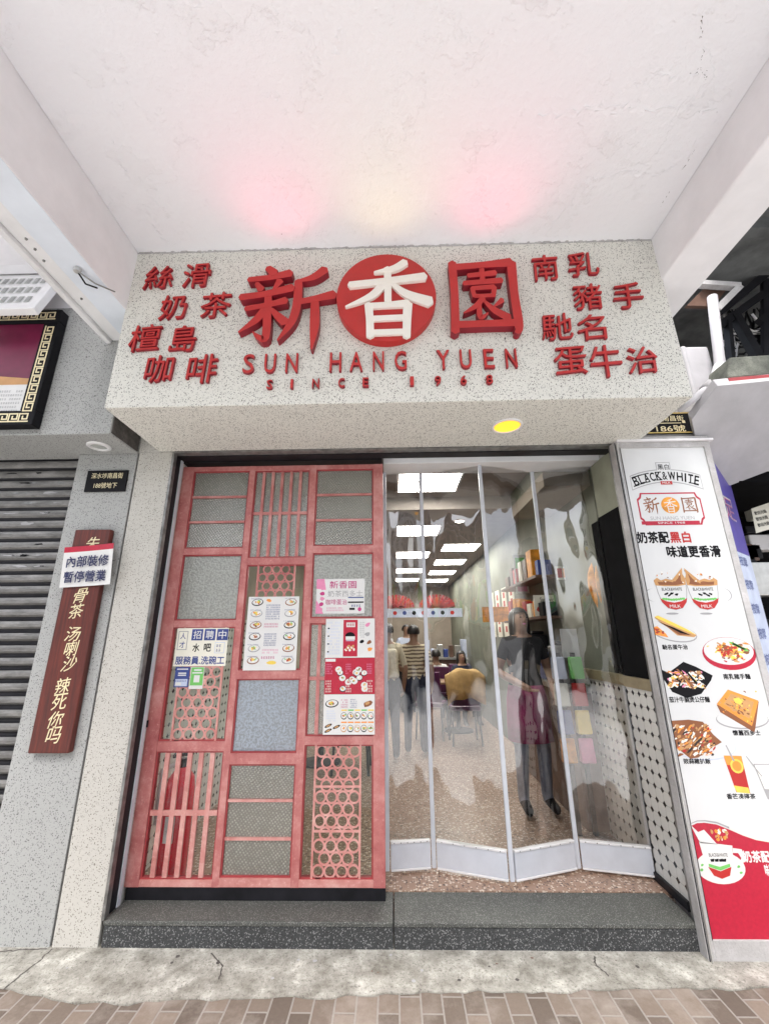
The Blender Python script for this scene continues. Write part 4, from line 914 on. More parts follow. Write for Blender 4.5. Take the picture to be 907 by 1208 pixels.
# noodles in a pink bowl
mb = MB(); a_, b_ = cpx(860, 771); mb.ell(a_, b_, 28.5*S_, 17*S_, yy, 'board_red', 30); mb.ell(a_, b_+2.5*S_, 26.5*S_, 14.2*S_, yy-.0003, 'board_white', 30)
for i in range(130):
    q_ = r7.random(); mb.ell(a_+r7.gauss(0, 8.5)*S_, b_+(2+max(-10, min(8, r7.gauss(0, 4.2))))*S_, r7.uniform(1, 4)*S_, r7.uniform(.6, 1.7)*S_, yy-.0005-.000004*i, 'yellow_ink' if i < 50 else r7.choice(['letter_red', 'orange_ink', 'brown_ink', 'letter_red', 'tan_ink']), 8, r7.uniform(-.8, .8), .3, r7)
for i in range(5): mb.ell(a_+(6+3*i)*S_, b_+(10-1.5*i)*S_, 4*S_, 1.4*S_, yy-.0012, 'green_ink', 8, -.5, .3, r7)
cap(mb, '南乳豬手麵', (853, 795, 885, 801.5)); mb.build('dish_picture', bd)
# black square bowl
mb = MB(); shp(808, 802, [(-29, 13), (-16, 7), (2, 18), (14, 13), (30, 4), (27, -1), (14, -14), (-2, -18), (-16, -12)], 'ink_black', .0002); a_, b_ = cpx(807, 801)
for i in range(140): mb.ell(a_+r7.uniform(-17, 19)*S_, b_+r7.uniform(-8, 7)*S_, r7.uniform(1, 4)*S_, r7.uniform(.5, 1.6)*S_, yy-.0005-.000004*i, r7.choice(['letter_cream', 'tan_ink', 'pink_ink', 'orange_ink', 'brown_ink', 'yellow_ink', 'letter_cream', 'paper_white']), 8, r7.uniform(-1, 1), .3, r7)
shp(806, 800, [(-6, 9), (-4, 9), (10, -8), (7, -9)], 'brown_ink', .0011); shp(806, 800, [(1, 10), (3, 10), (14, -5), (12, -7)], 'ink_black', .0011)
cap(mb, '茄汁牛腩煲公仔麵', (789, 822, 837, 829)); mb.build('dish_picture', bd)
# french toast
mb = MB(); a_, b_ = cpx(873, 848); mb.ell(a_+2*S_, b_-1*S_, 27*S_, 9*S_, yy, 'ink_grey', 26); mb.ell(a_+2*S_, b_-.2*S_, 26*S_, 8.4*S_, yy-.0002, 'board_white', 26)
shp(872, 838, [(-22, 5), (-7, 19), (22, 8), (12, -17), (10, -21), (-20, -2)], 'brown_ink', .0005); shp(872, 838, [(-22, 6), (-7, 20), (22, 9), (9, -15)], 'orange_ink', .0008); shp(872, 838, [(-15, 6), (-5, 16), (17, 8), (8, -8)], 'tan_ink', .001)
for i in range(70): mb.ell(cpx(872, 838)[0]+r7.gauss(0, 8)*S_, cpx(872, 838)[1]+(3+r7.gauss(0, 5))*S_, r7.uniform(.5, 2)*S_, r7.uniform(.4, 1.2)*S_, yy-.00105-.000003*i, r7.choice(['tan_ink', 'orange_ink', 'brown_ink', 'yellow_ink']), 7, -.5, .3, r7)
shp(870, 828, [(-4, 3), (2, 4), (5, 0), (2, -3), (-3, -1)], 'yellow_ink', .0013)
cap(mb, '懷舊西多士', (864, 861.5, 897, 868)); mb.build('dish_picture', bd)
# chicken rice
mb = MB(); a_, b_ = cpx(820, 874); mb.ell(a_+8*S_, b_-6*S_, 32*S_, 12*S_, yy, 'pale_blue', 26); mb.ell(a_+7.4*S_, b_-5.4*S_, 31.5*S_, 11.6*S_, yy-.0002, 'board_white', 26)
shp(819, 872, [(-26, 10), (-20, 17), (-2, 18), (12, 16), (20, 4), (27, -3), (12, -10), (0, -17), (-8, -18), (-22, -6)], 'brown_ink', .0005)
for i in range(180): mb.ell(a_+r7.uniform(-22, 18)*S_, b_+r7.uniform(-13, 14)*S_, r7.uniform(1.2, 4)*S_, r7.uniform(.5, 1.4)*S_, yy-.0007-.000004*i, r7.choice(['letter_red', 'orange_ink', 'tan_ink', 'brown_ink', 'tan_ink', 'letter_cream', 'brown_ink', 'hair_black']), 8, r7.uniform(.2, 1.0), .3, r7)
cap(mb, '豉蒜雞扒飯', (806, 895, 838, 901.5)); mb.build('dish_picture', bd)
# lemon tea glass
mb = MB(); shp(868, 908, [(-10, 13), (9, 12), (9.5, -24), (6, -27), (-5, -25)], 'paper_white', .0003); shp(868, 908, [(-9.4, 11), (8.4, 10), (8.8, -21), (-4.6, -20)], 'letter_red', .0006); shp(868, 908, [(-9.4, 12.5), (8.4, 12), (8.4, 3), (-8, 4)], 'orange_ink', .0008)
a_, b_ = cpx(869, 904); mb.ell(a_, b_, 6.5*S_, 6.5*S_, yy-.001, 'yellow_ink', 16); mb.ell(a_, b_, 4.6*S_, 4.6*S_, yy-.0012, 'orange_ink', 16); shp(868, 908, [(-6, -14), (8, -16), (8.5, -21), (-4, -20)], 'yellow_ink', .001); shp(866, 890, [(-7, 8), (-6, 8.5), (-1, -6), (-3, -6)], 'ink_grey', .0012)
cap(mb, '香芒凍檸茶', (857, 936.5, 891, 943)); mb.build('dish_picture', bd)
# pale drink at the edge
mb = MB(); shp(905, 916, [(-11, 11), (10, 11), (8, -20), (-5, -20)], 'ink_grey', .0003); shp(905, 916, [(-10, 10), (10, 10), (8, -12), (-5.5, -11)], 'letter_cream', .0006); shp(896, 908, [(-11, 12), (-10, 12), (1, -6), (0, -6.5)], 'ink_grey', .0008); mb.build('dish_picture', bd)
# white cup and saucer on the red foot
y1_ = Yf-.0012; yy = y1_
mb = MB(); a_, b_ = cpx(850, 1024); mb.ell(a_, b_, 23*S_, 13*S_, yy, 'paper_white', 28); 
shp(847, 1014, [(-15, 14), (16, 11), (14, 0), (9, -14), (0, -17), (-8, -14), (-13, -2)], 'paper_white', .0003); shp(847, 1014, [(-14, 13), (-20, 28), (-14, 22), (-8, 24), (-3, 18), (2, 12)], 'paper_white', .0003)
shp(847, 1014, [(16, 9), (24, 8), (26, 1), (20, -7), (12, -6), (13, -3), (19, -4), (22, 1), (20, 5), (15, 5)], 'paper_white', .0004)
shp(847, 1014, [(-11, -6), (0, -9.5), (11, -6), (8, -13), (0, -15.5), (-7, -13)], 'letter_red', .0006); shp(847, 1014, [(-10, -3.5), (0, -6), (10, -3.5), (10, -6), (0, -9), (-10, -6)], 'green_ink', .0007)
for u in (-7, -2, 3, 7): shp(847+u, 1014, [(-2, 0), (2, .5), (1.4, -2), (-1.6, -2)], 'ink_black', .0008)
mb.tpx('BLACK&WHITE', (836, 1007, 858, 1011), yy-.0006, 'ink_black', off=.02)
for i in range(26): mb.ell(a_+r7.uniform(-2, 13)*S_, b_+r7.uniform(22, 33)*S_, r7.uniform(.6, 2)*S_, r7.uniform(.6, 1.8)*S_, yy-.0009-.00001*i, r7.choice(['orange_ink', 'tan_ink', 'letter_cream']), 7, 0, .3, r7)
for u, v in ((-17, 2), (-18, -2), (17, 1), (18, -4)): mb.ell(a_+u*S_, b_+v*S_, 1.6*S_, 1.2*S_, yy-.0005, 'green_ink', 7, .4, .3, r7)
mb.build('cup_picture', bd)
mb = MB(); mb.tpx('奶茶配黑白', (876, 1004, 928, 1018), yy, 'paper_white', off=.07); mb.tpx('味道更香滑', (902, 1020, 929, 1034), yy, 'paper_white', off=.07)
mb.build('slogan', bd)
# ------------------------------------------------------------------ number plaques
def plaque(bx, lines, border, lab):
    x0, x1, z0, z1 = bx; t = thing('address_plaque', lab, 'plaque', ((x0+x1)/2, YW, z0))
    MB().box(x0, x1, YW-.014, YW-.002, z0, z1, 'ink_black').build('plate', t, bevel=.002)
    if border:
        g = MB(); e = .008
        g.box(x0+.004, x1-.004, YW-.0165, YW-.0145, z0+.004, z0+.004+e, 'gold_leaf').box(x0+.004, x1-.004, YW-.0165, YW-.0145, z1-.004-e, z1-.004, 'gold_leaf').box(x1-.004-e, x1-.004, YW-.0165, YW-.0145, z0+.0125, z1-.0125, 'gold_leaf').box(x0+.004, x0+.004+e, YW-.0165, YW-.0145, z0+.0125, z1-.0125, 'gold_leaf'); g.build('gold_border', t)
    g = MB()
    for s_, cx_, cz_, w_, h_, o_ in lines: g = MB(); g.text(s_, cx_, cz_, w_, h_, YW-.0148, 'pale_gold', off=o_); g.build('lettering', t)
    return t
plaque((-2.162, -1.872, 2.547, 2.706), [('深水埗南昌街', -2.015, 2.665, .225, .042, .012), ('188號地下', -2.015, 2.592, .165, .042, .015)], False, 'small black address plaque reading 188 on the grey pillar')
t = plaque((1.79, 2.141, 2.918, 3.088), [('南昌街', 2.01, 3.038, .15, .044, .01), ('186號', 1.98, 2.958, .205, .054, .022)], True, 'gold edged black plaque reading 186 above the menu board')
MB().box(1.86, 2.06, YW-.0162, YW-.0145, 2.998, 3.003, 'pale_gold').box(2.07, 2.09, YW-.0162, YW-.0145, 3.00, 3.02, 'pale_gold').build('gold_rule', t)

# ------------------------------------------------------------------ wooden plaque and the notice over it
wp = thing('wooden_plaque', 'tall narrow brown wooden plaque with gold brush characters', 'plaque', (-2.015, YW, .923))
MB().box(-2.138, -1.896, YW-.045, YW-.002, .923, 2.264, 'plaque_wood').build('plank', wp, bevel=.006)
g = MB()
for ch, px_, py_ in [('朱', 108.6, 641), ('肉', 100, 678), ('骨', 95.4, 702.5), ('茶', 90, 721), ('汤', 86, 748), ('喇', 84.4, 765), ('沙', 81, 783), ('辣', 74, 809), ('死', 70, 828), ('你', 66, 849), ('吗', 63, 868)]:
    c = pY(px_, py_, YW-.047); g = MB(); g.text(ch, c.x, c.z, .098, .088, YW-.0462, 'pale_gold', off=.010, shear=r7.uniform(.15, .4), rot=R(r7.uniform(0, 9))); g.build('character', wp)
c0 = [pY(77, 646, YW-.06), pY(135.5, 641, YW-.06), pY(131, 689.5, YW-.06), pY(70.5, 693.5, YW-.06)]
ns = thing('closed_notice', 'white paper notice with red top edge taped over the wooden plaque', 'notice', (c0[3].x, YW-.06, c0[3].z))
def bil(u, v): return c0[3]*(1-u)*(1-v)+c0[2]*u*(1-v)+c0[1]*u*v+c0[0]*(1-u)*v
g = MB(); nx = 8
def curl(p, u): return Vector((p.x, p.y-0.02*(u-.4)**2*1.5, p.z))
for i in range(nx):
    u0, u1 = i/nx, (i+1)/nx
    for v0, v1, m in ((0, .86, 'paper_white'), (.86, 1, 'board_red')): 
        q = [curl(bil(u0, v0), u0), curl(bil(u1, v0), u1), curl(bil(u1, v1), u1), curl(bil(u0, v1), u0)]
        g.poly(q, m); g.poly([p+Vector((0, .0012, 0)) for p in q][::-1], m)
g.build('sheet', ns)
g = MB(); an = math.atan2(c0[1].z-c0[0].z, c0[1].x-c0[0].x)
for s_, px_, py_ in (('內部裝修', 104, 662), ('暫停營業', 100.5, 680)):
    c = pY(px_, py_, YW-.068); g = MB(); g.text(s_, c.x, c.z, .275, .075, YW-.0735, 'ink_navy', off=.04, rot=an*.6); g.build('lettering', ns)

# ================================================================== LEFT NEIGHBOUR
g = MB(); sy = 2.80; zz = 0.01; prof = []
while zz < 2.85: prof += [(sy, zz), (sy-.004, zz+.010), (sy-.016, zz+.022), (sy-.019, zz+.040), (sy-.015, zz+.058), (sy-.002, zz+.068), (sy, zz+.071)]; zz += .0765
for i in range(len(prof)-1):
    (ya, za), (yb_, zb_) = prof[i], prof[i+1]; g.poly([(-4.2, ya, za), (-2.255, ya, za), (-2.255, yb_, zb_), (-4.2, yb_, zb_)], 'black_metal' if abs(za-zb_) < .0105 else 'shutter_metal')
sh = thing('roller_shutter', 'closed grey metal roller shutter with scuffed slats', 'shutter', (-3.2, sy, 0)); g.build('curtain', sh)
MB().box(-2.252, -2.2635, sy-.06, sy+.02, 0.0, 2.836, 'grey_metal').build('side_guide', sh)
g = MB()
for i in range(34):
    xq = -2.40-r7.random()*.42; k = r7.randint(26, 36); zq = .01+.0765*k+.04; l = r7.uniform(.02, .10)
    m_ = r7.choice(['ink_black', 'ink_grey', 'ink_grey', 'grey_metal'])
    g = MB().ell(xq, zq, l/2, r7.uniform(.003, .010), sy-.0205, m_, 11, 0, .5, r7); g.build('paint_mark', sh)
nf = thing('neighbour_fascia', 'grey speckled stone fascia above the closed shutter', 'fascia', (-3, 2.40, 2.839))
MB().box(-4.2, -1.8355, 2.404, 2.79, 2.839, 3.86, 'grey_granito').box(-4.6, -1.99, 2.41, 2.79, 3.8605, 6.5, 'off_white_paint').build('fascia_box', nf, bevel=.006)
MB().box(-1.8353, -1.828, 2.415, 2.70, 2.85, 3.54, 'dark_rough').build('end_face', nf)
c = pZ(117, 526, 2.839)
d2 = thing('downlight', 'unlit oval white downlight in the soffit beside the grey pillar', 'light', (c.x, c.y, 2.836))
MB().lathe((c.x, c.y, 2.838), [(.075, 0), (.074, -.008), (.052, -.012), (.050, -.002)], 'white_enamel', 24).build('trim_ring', d2, smooth=True)
MB().lathe((c.x, c.y, 2.836), [(.05, 0), (.0, -.001)], 'off_glass', 24).build('lens', d2)
# framed sign with key pattern border
YPc = 2.335; px0, px1, pz0, pz1 = -3.02, -2.303, 2.876, 3.782
ps = thing('framed_sign', 'maroon and white framed notice with a gold key pattern border on the fascia', 'sign', (-2.6, 2.404, pz0))
fw = .105
MB().box(px0, px1, YPc, 2.402, pz0, pz0+fw, 'ink_black').box(px0, px1, YPc, 2.402, pz1-fw, pz1, 'ink_black').box(px0, px0+fw, YPc, 2.402, pz0+fw, pz1-fw, 'ink_black').box(px1-fw, px1, YPc, 2.402, pz0+fw, pz1-fw, 'ink_black').build('frame', ps, bevel=.006)
g = MB(); cell = .058; yk = YPc-.0012
def key(x, z, ax, flip):
    P = [(0, 0), (0, 1), (1, 1), (1, .33), (.62, .33), (.62, .66), (.38, .66), (.38, 0), (1.12, 0)]
    P = [(0.02, .0), (.02, .95), (.95, .95), (.95, .3), (.42, .3), (.42, .62)]
    for (a, b_), (c_, d_) in zip(P[:-1], P[1:]):
        a_, b2, c2, d2_ = a*cell, b_*cell, c_*cell, d_*cell
        if ax: a_, b2, c2, d2_ = b2, a_, d2_, c2
        hw = .0048
        x0_, x1_ = sorted((x+a_, x+c2)); z0_, z1_ = sorted((z+b2, z+d2_)); g.rect(x0_-hw, x1_+hw, z0_-hw, z1_+hw, yk-.0001*len(g.f) % .0006, 'pale_gold')
    if ax: g.rect(x-.0048, x+.0048, z, z+cell*1.15, yk-.0007, 'pale_gold')
    else: g.rect(x, x+cell*1.15, z-.0048, z+.0048, yk-.0007, 'pale_gold')
n_ = int((px1-px0-.04)/(cell*1.15))
for i in range(n_): key(px0+.02+i*cell*1.15, pz1-.082, 0, 0)
g.build('key_border', ps); g = MB()
for i in range(n_): key(px0+.02+i*cell*1.15, pz0+.024, 0, 0)
g.build('key_border', ps); g = MB()
n_ = int((pz1-pz0-.2)/(cell*1.15))
for i in range(n_): key(px1-.082, pz0+.1+i*cell*1.15, 1, 0)
g.build('key_border', ps)
mb = MB(); ix0, ix1, iz0, iz1 = px0+fw, px1-fw, pz0+fw, pz1-fw; zb = iz0+(iz1-iz0)*.34
mb.box(ix0, ix1, YPc+.02, 2.40, zb, iz1, 'maroon').box(ix0, ix1, YPc+.02, 2.40, iz0-.04, zb-.0005, 'paper_white')
for i in range(10):
    u0, u1 = ix0+(ix1-ix0)*i/10, ix0+(ix1-ix0)*(i+1)/10; h0, h1 = [.075-.05*(abs(q-.4)) for q in (i/10, (i+1)/10)]
    mb.poly([(u0, YPc+.0185, zb-.03), (u1, YPc+.0185, zb-.03), (u1, YPc+.0185, zb+h1-.03), (u0, YPc+.0185, zb+h0-.03)], 'tan_ink')
scribble(mb, ix0+.25, ix1-.03, iz0+.0, zb-.06, YPc+.0185, 'ink_grey', r7, 6, .45)
mb.build('face', ps)
# flood lamp over the framed sign
A_ = pY(43, 311, 2.30); B_ = pY(85, 362, 2.13); 
ux = Vector((1, 0, 0)); dn = Vector((0, B_.y-A_.y, B_.z-A_.z)); nn = ux.cross(dn).normalized()
if nn.y > 0: nn = -nn
xr = (A_.x+B_.x)/2; xl_ = xr-.62
fl_ = thing('flood_lamp', 'white flood lamp panel with rows of small lenses above the framed sign', 'lamp', (xr-.3, 2.40, B_.z))
def fp(u, v, d=0): return Vector((xl_+(xr-xl_)*u, A_.y, A_.z))+dn*v+nn*d
MB().hexa([fp(0, 1), fp(1, 1), fp(1, 1, -.05), fp(0, 1, -.05), fp(0, 0), fp(1, 0), fp(1, 0, -.05), fp(0, 0, -.05)], 'white_enamel').build('housing', fl_, bevel=.005)
mb = MB()
for rI in range(3):
    for cI in range(7):
        u, v = .34+.088*cI, .42+.2*rI; a_ = [fp(u-.03, v-.06, .003), fp(u+.03, v-.06, .003), fp(u+.03, v+.06, .003), fp(u-.03, v+.06, .003)]
        mb = MB(); mb.poly(a_[::-1], 'off_glass'); b2_ = [fp(u-.022, v-.03, .005), fp(u+.012, v-.045, .005), fp(u+.02, v+.03, .005), fp(u-.02, v+.02, .005)]; mb.poly(b2_[::-1], 'ink_grey'); mb.build('lens', fl_)
MB().poly([fp(.03, .32, .003), fp(.03, .95, .003), fp(.30, .95, .003), fp(.22, .32, .003)], 'grey_metal').bar(fp(.0, .27, .006), fp(1, .27, .006), .006, .006, 'grey_metal').bar(fp(.72, .0, .006), fp(.86, .27, .006), .004, .004, 'ink_black').build('cover', fl_)
q0, q1 = fp(.25, .2, -.05), fp(.9, .2, -.05)
MB().box(xl_, xr+.1, 2.32, 2.40, q0.z+.04, q0.z+.10, 'grey_metal').box(xl_, xr+.1, 2.36, 2.40, q0.z+.12, q0.z+.15, 'off_white_paint').build('bracket', fl_)
MB().tube([fp(.85, .0, -.02), fp(.85, -.5, .0), fp(.95, -.75, -.03), fp(1.1, -.6, -.1), fp(1.2, -.5, -.1)], .006, 'ink_black', 6).build('cable', fl_)

# ================================================================== RIGHT NEIGHBOUR
g = MB(); g.box(1.72, 2.44, YW+.03, 3.0, 3.10, 3.68, 'awning_white').box(1.70, 2.13, YW+.012, 3.0, 3.6805, 3.99, 'awning_white').box(2.20, 2.245, YW-.01, YW+.029, 3.12, 3.66, 'awning_white')
tag(g.build('wing_wall', at=(2.1, YW, 3.1), bevel=.02), 'stained white wall stub between the sign box and the drain pipe', 'wall')
pp = [pY(840, 350, 2.66), pY(848, 420, 2.66), pY(850, 436, 2.65), pY(845, 449, 2.63), pY(832, 460, 2.60), pY(815, 473, 2.45), pY(800, 484, 2.5)]
dp = thing('drain_pipe', 'white drain pipe with an elbow running down beside the shop sign', 'pipe', tuple(pp[-1]))
MB().tube(pp[:4], [.034, .034, .037, .04], 'awning_white', 12).build('pipe', dp, smooth=True)
MB().tube([pp[2]+Vector((.005, 0, .03)), pp[3], pp[4]], [.042, .046, .04], 'awning_white', 12).build('elbow', dp, smooth=True)
MB().tube(pp[3:], [.03, .028, .022, .02], 'awning_white', 10).build('branch_pipe', dp, smooth=True)
# awning slab
_a, _b, _c = pY(846, 455, 2.40), pY(1000, 440, 2.40), pY(847, 578, 3.05); _n = (_b-_a).cross(_c-_a)
def onpl(x, y): d = ray(x, y); o_ = Vector((0, 0, H_EYE)); return o_+d*((_a-o_).dot(_n)/d.dot(_n))
aw = [_a, _b, onpl(1000, 520), _c, onpl(827, 545), onpl(816, 495)]
g = MB(); ce = sum(aw, Vector())/6
up = Vector((0, .02, .06))
n_ = 6
g.add(aw+[p+up for p in aw]+[ce, ce+up], [(i, (i+1) % 6, 12) for i in range(6)]+[((i+1) % 6+6, i+6, 13) for i in range(6)]+[(i, i+6, (i+1) % 6+6, (i+1) % 6) for i in range(6)], 'awning_white')
am = thing('neighbour_canopy', 'white sloping canopy of the neighbouring stall with a mossy ledge', 'canopy', (2.6, 2.7, 2.9)); g.build('canopy_panel', am)
q0, q1 = pY(858, 446, 2.42), pY(1000, 434, 2.42); q2, q3 = pY(861, 421, 2.42), pY(1000, 412, 2.42)
MB().hexa([q0, q1, q1+Vector((0, .2, 0)), q0+Vector((0, .2, 0)), q2, q3, q3+Vector((0, .2, 0)), q2+Vector((0, .2, 0))], 'mossy_concrete').build('ledge', am, bevel=.01)
q4, q5 = pY(860, 454, 2.41), pY(1000, 446, 2.41)
MB().hexa([q4, q5, q5+Vector((0, .15, 0)), q4+Vector((0, .15, 0)), q0-Vector((0, .01, .004)), q1-Vector((0, .01, .004)), q1+Vector((0, .14, -.004)), q0+Vector((0, .14, -.004))], 'deep_red_paint').build('red_strip', am)

# rusty board in the corner under the beam
a_, b_, c_, d_ = pY(810, 360, 2.70), pY(842, 361, 2.70), pY(857, 341, 2.72), pY(832, 338, 2.72)
rb = thing('corner_board', 'rust brown board in a white frame under the right ceiling beam', 'board', tuple(a_))
MB().prism([a_, b_, c_, d_], (0, .03, 0), 'brown_panel').build('board', rb)
e0, e1, e2, e3 = pY(845, 365, 2.66), pY(872, 338, 2.66), pY(868, 327, 2.66), pY(826, 335, 2.68)
g = MB(); g.bar(e0, e1, .04, .05, 'grimy_plaster').bar(e1, e3, .05, .04, 'grimy_plaster'); g.build('frame', rb)
# dark steel frame and cables
sf = thing('steel_frame', 'dark steel awning frame beyond the right ceiling beam', 'frame', tuple(pY(880, 420, 2.9)))
g = MB()
for a_, b_, wd_ in (((842, 374), (925, 306), .07), ((846, 386), (900, 347), .04), ((866, 372), (895, 424), .06), ((895, 380), (930, 350), .045), ((903, 330), (904, 425), .035), ((858, 380), (862, 424), .03)):
    g = MB(); g.bar(pY(*a_, 2.85), pY(*b_, 2.85), wd_, .06, 'black_metal'); g.build('strut', sf)
MB().hexa([pY(846, 322, 2.9), pY(960, 300, 2.9), pY(960, 300, 3.3), pY(852, 325, 3.3), pY(868, 284, 2.9), pY(960, 270, 2.9), pY(960, 270, 3.3), pY(872, 290, 3.3)], 'mossy_concrete').build('roof_slab', sf)
MB().box(2.5, 6.5, 1.5, 4.8, 4.42, 4.6, 'roof_grey').build('roof_slab', sf)
for k_ in range(5): MB().box(2.5, 6.5, 1.6+.7*k_, 1.68+.7*k_, 4.32, 4.419, 'roof_grey').build('roof_rib', sf)
MB().hexa([pY(838, 328, 2.98), pY(960, 330, 2.98), pY(960, 330, 3.3), pY(838, 330, 3.3), pY(850, 312, 2.98), pY(960, 305, 2.98), pY(960, 302, 3.3), pY(850, 310, 3.3)], 'dark_rough').build('roof_beam', sf)
r9 = random.Random(9)
cb = MB()
for i in range(60):
    a_ = pY(r9.uniform(852, 905), r9.uniform(362, 420), 3.0); b_ = pY(r9.uniform(855, 940), r9.uniform(355, 424), 3.1); m_ = (a_+b_)/2-Vector((0, 0, r9.uniform(.02, .14)))
    cb.tube([a_, (a_+m_)/2-Vector((0, 0, .03)), m_, (b_+m_)/2, b_], r9.choice([.004, .006, .010]), r9.choice(['ink_black', 'ink_black', 'grey_metal', 'off_white_paint']), 5)
tag(cb.build('cable_bundle', at=tuple(pY(880, 420, 3.0))), 'tangle of black cables hanging behind the dark steel struts', 'cables')
nb = thing('neighbour_block', 'dim grey block of the neighbouring building beyond the steel frame', 'building', (4.5, 5.0, 0))
MB().box(3.2, 9, 5.0, 9, 2.8, 9, 'facade_pale').build('wall', nb)
for i in range(3):
    for k in range(2): MB().box(3.5+1.3*i, 4.3+1.3*i, 4.96, 4.998, 4.2+2.2*k, 5.4+2.2*k, 'facade_window').build('window', nb)
# side banner
bn = thing('side_banner', 'narrow purple and pale blue banner board standing beside the menu board', 'banner', (2.3, 2.8, .4))
n0, n1 = Vector((2.222, 2.75, 0)), Vector((2.60, 3.06, 0)); bd_ = (n1-n0).normalized(); bnm = Vector((bd_.y, -bd_.x, 0))
def bq(u0, u1, z0, z1, d, m, mb):
    a_, b_ = n0+bd_*u0, n0+bd_*u1; mb.poly([a_+bnm*d+Vector((0, 0, z0)), b_+bnm*d+Vector((0, 0, z0)), b_+bnm*d+Vector((0, 0, z1)), a_+bnm*d+Vector((0, 0, z1))], m)
mb = MB(); 
for z0_, z1_, m_ in ((2.1, 2.79, 'purple_board'), (.3, 2.0995, 'pale_blue')):
    a_, b_ = n0, n1; mb.hexa([a_+Vector((0, 0, z0_)), b_+Vector((0, 0, z0_)), b_-bnm*.03+Vector((0, 0, z0_)), a_-bnm*.03+Vector((0, 0, z0_)), a_+Vector((0, 0, z1_)), b_+Vector((0, 0, z1_)), b_-bnm*.03+Vector((0, 0, z1_)), a_-bnm*.03+Vector((0, 0, z1_))], m_)
mb.build('panel', bn)
mb = MB(); bq(.0, .05, .5, 2.78, .001, 'board_red', mb); mb.build('red_edge', bn)
def btext(s, u, z, wd_, ht_, m):
    mb = MB(); vs_, fs_ = glyphs(s, .0, 0, False); mb.add([n0+bd_*(u+(a-.5)*wd_)+bnm*.002+Vector((0, 0, z+(b-.5)*ht_)) for a, b, c in vs_], fs_, m); mb.build('lettering', bn)
btext('足', .25, 2.42, .24, .17, 'paper_white'); btext('足', .255, 2.418, .22, .16, 'magenta_ink')
for i in range(5): btext('按摩', .26, 2.04-.16*i+.0, .2, .07, 'ink_blue')
btext('六', .22, 1.16, .22, .17, 'magenta_ink'); btext('推拿', .27, .86, .2, .08, 'ink_blue'); btext('沐足', .27, .70, .2, .08, 'ink_blue')
stl = thing('market_stall', 'dark cluttered stall behind the narrow banner board', 'stall', (3.6, 3.8, 0))
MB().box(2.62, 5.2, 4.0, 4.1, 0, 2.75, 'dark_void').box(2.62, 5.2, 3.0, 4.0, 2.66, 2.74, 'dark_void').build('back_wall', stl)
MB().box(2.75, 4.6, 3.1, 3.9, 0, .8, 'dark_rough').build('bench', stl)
for i in range(12):
    a_ = pY(r9.uniform(868, 930), r9.uniform(585, 760), 3.7); s_ = r9.uniform(.04, .13)
    MB().box(a_.x-s_, a_.x+s_, 3.7, 3.7+s_, a_.z-s_*.6, a_.z+s_*.6, r9.choice(['grey_metal', 'off_white_paint', 'black_metal', 'brown_panel', 'paper_cream', 'black_metal'])).build('shelf_goods', stl, bevel=.01)
c0 = [pY(886, 600, 3.3), pY(907, 593, 3.3), pY(909, 624, 3.3), pY(892, 629, 3.3)]
sn = thing('paper_notice', 'small cream paper notice hanging in the dark stall at the right edge', 'notice', tuple(c0[3]))
MB().prism([c0[3], c0[2], c0[1], c0[0]], (0, .003, 0), 'paper_cream').build('sheet', sn)
mb = MB(); cc = sum(c0, Vector())/4
for i in range(3): mb.text('歡迎光臨', cc.x, cc.z+.05-.05*i, .10, .03, 3.298, 'ink_black', off=.02, rot=R(12))
mb.build('lettering', sn)
a_ = pY(893, 682, 3.2)
tag(MB().box(a_.x-.06, a_.x+.2, 3.2, 3.35, a_.z-.13, a_.z+.12, 'steel_bright').build('metal_tin', at=(a_.x, 3.2, a_.z-.13), bevel=.01), 'dull silver tin on the dark stall behind the banner', 'tin')

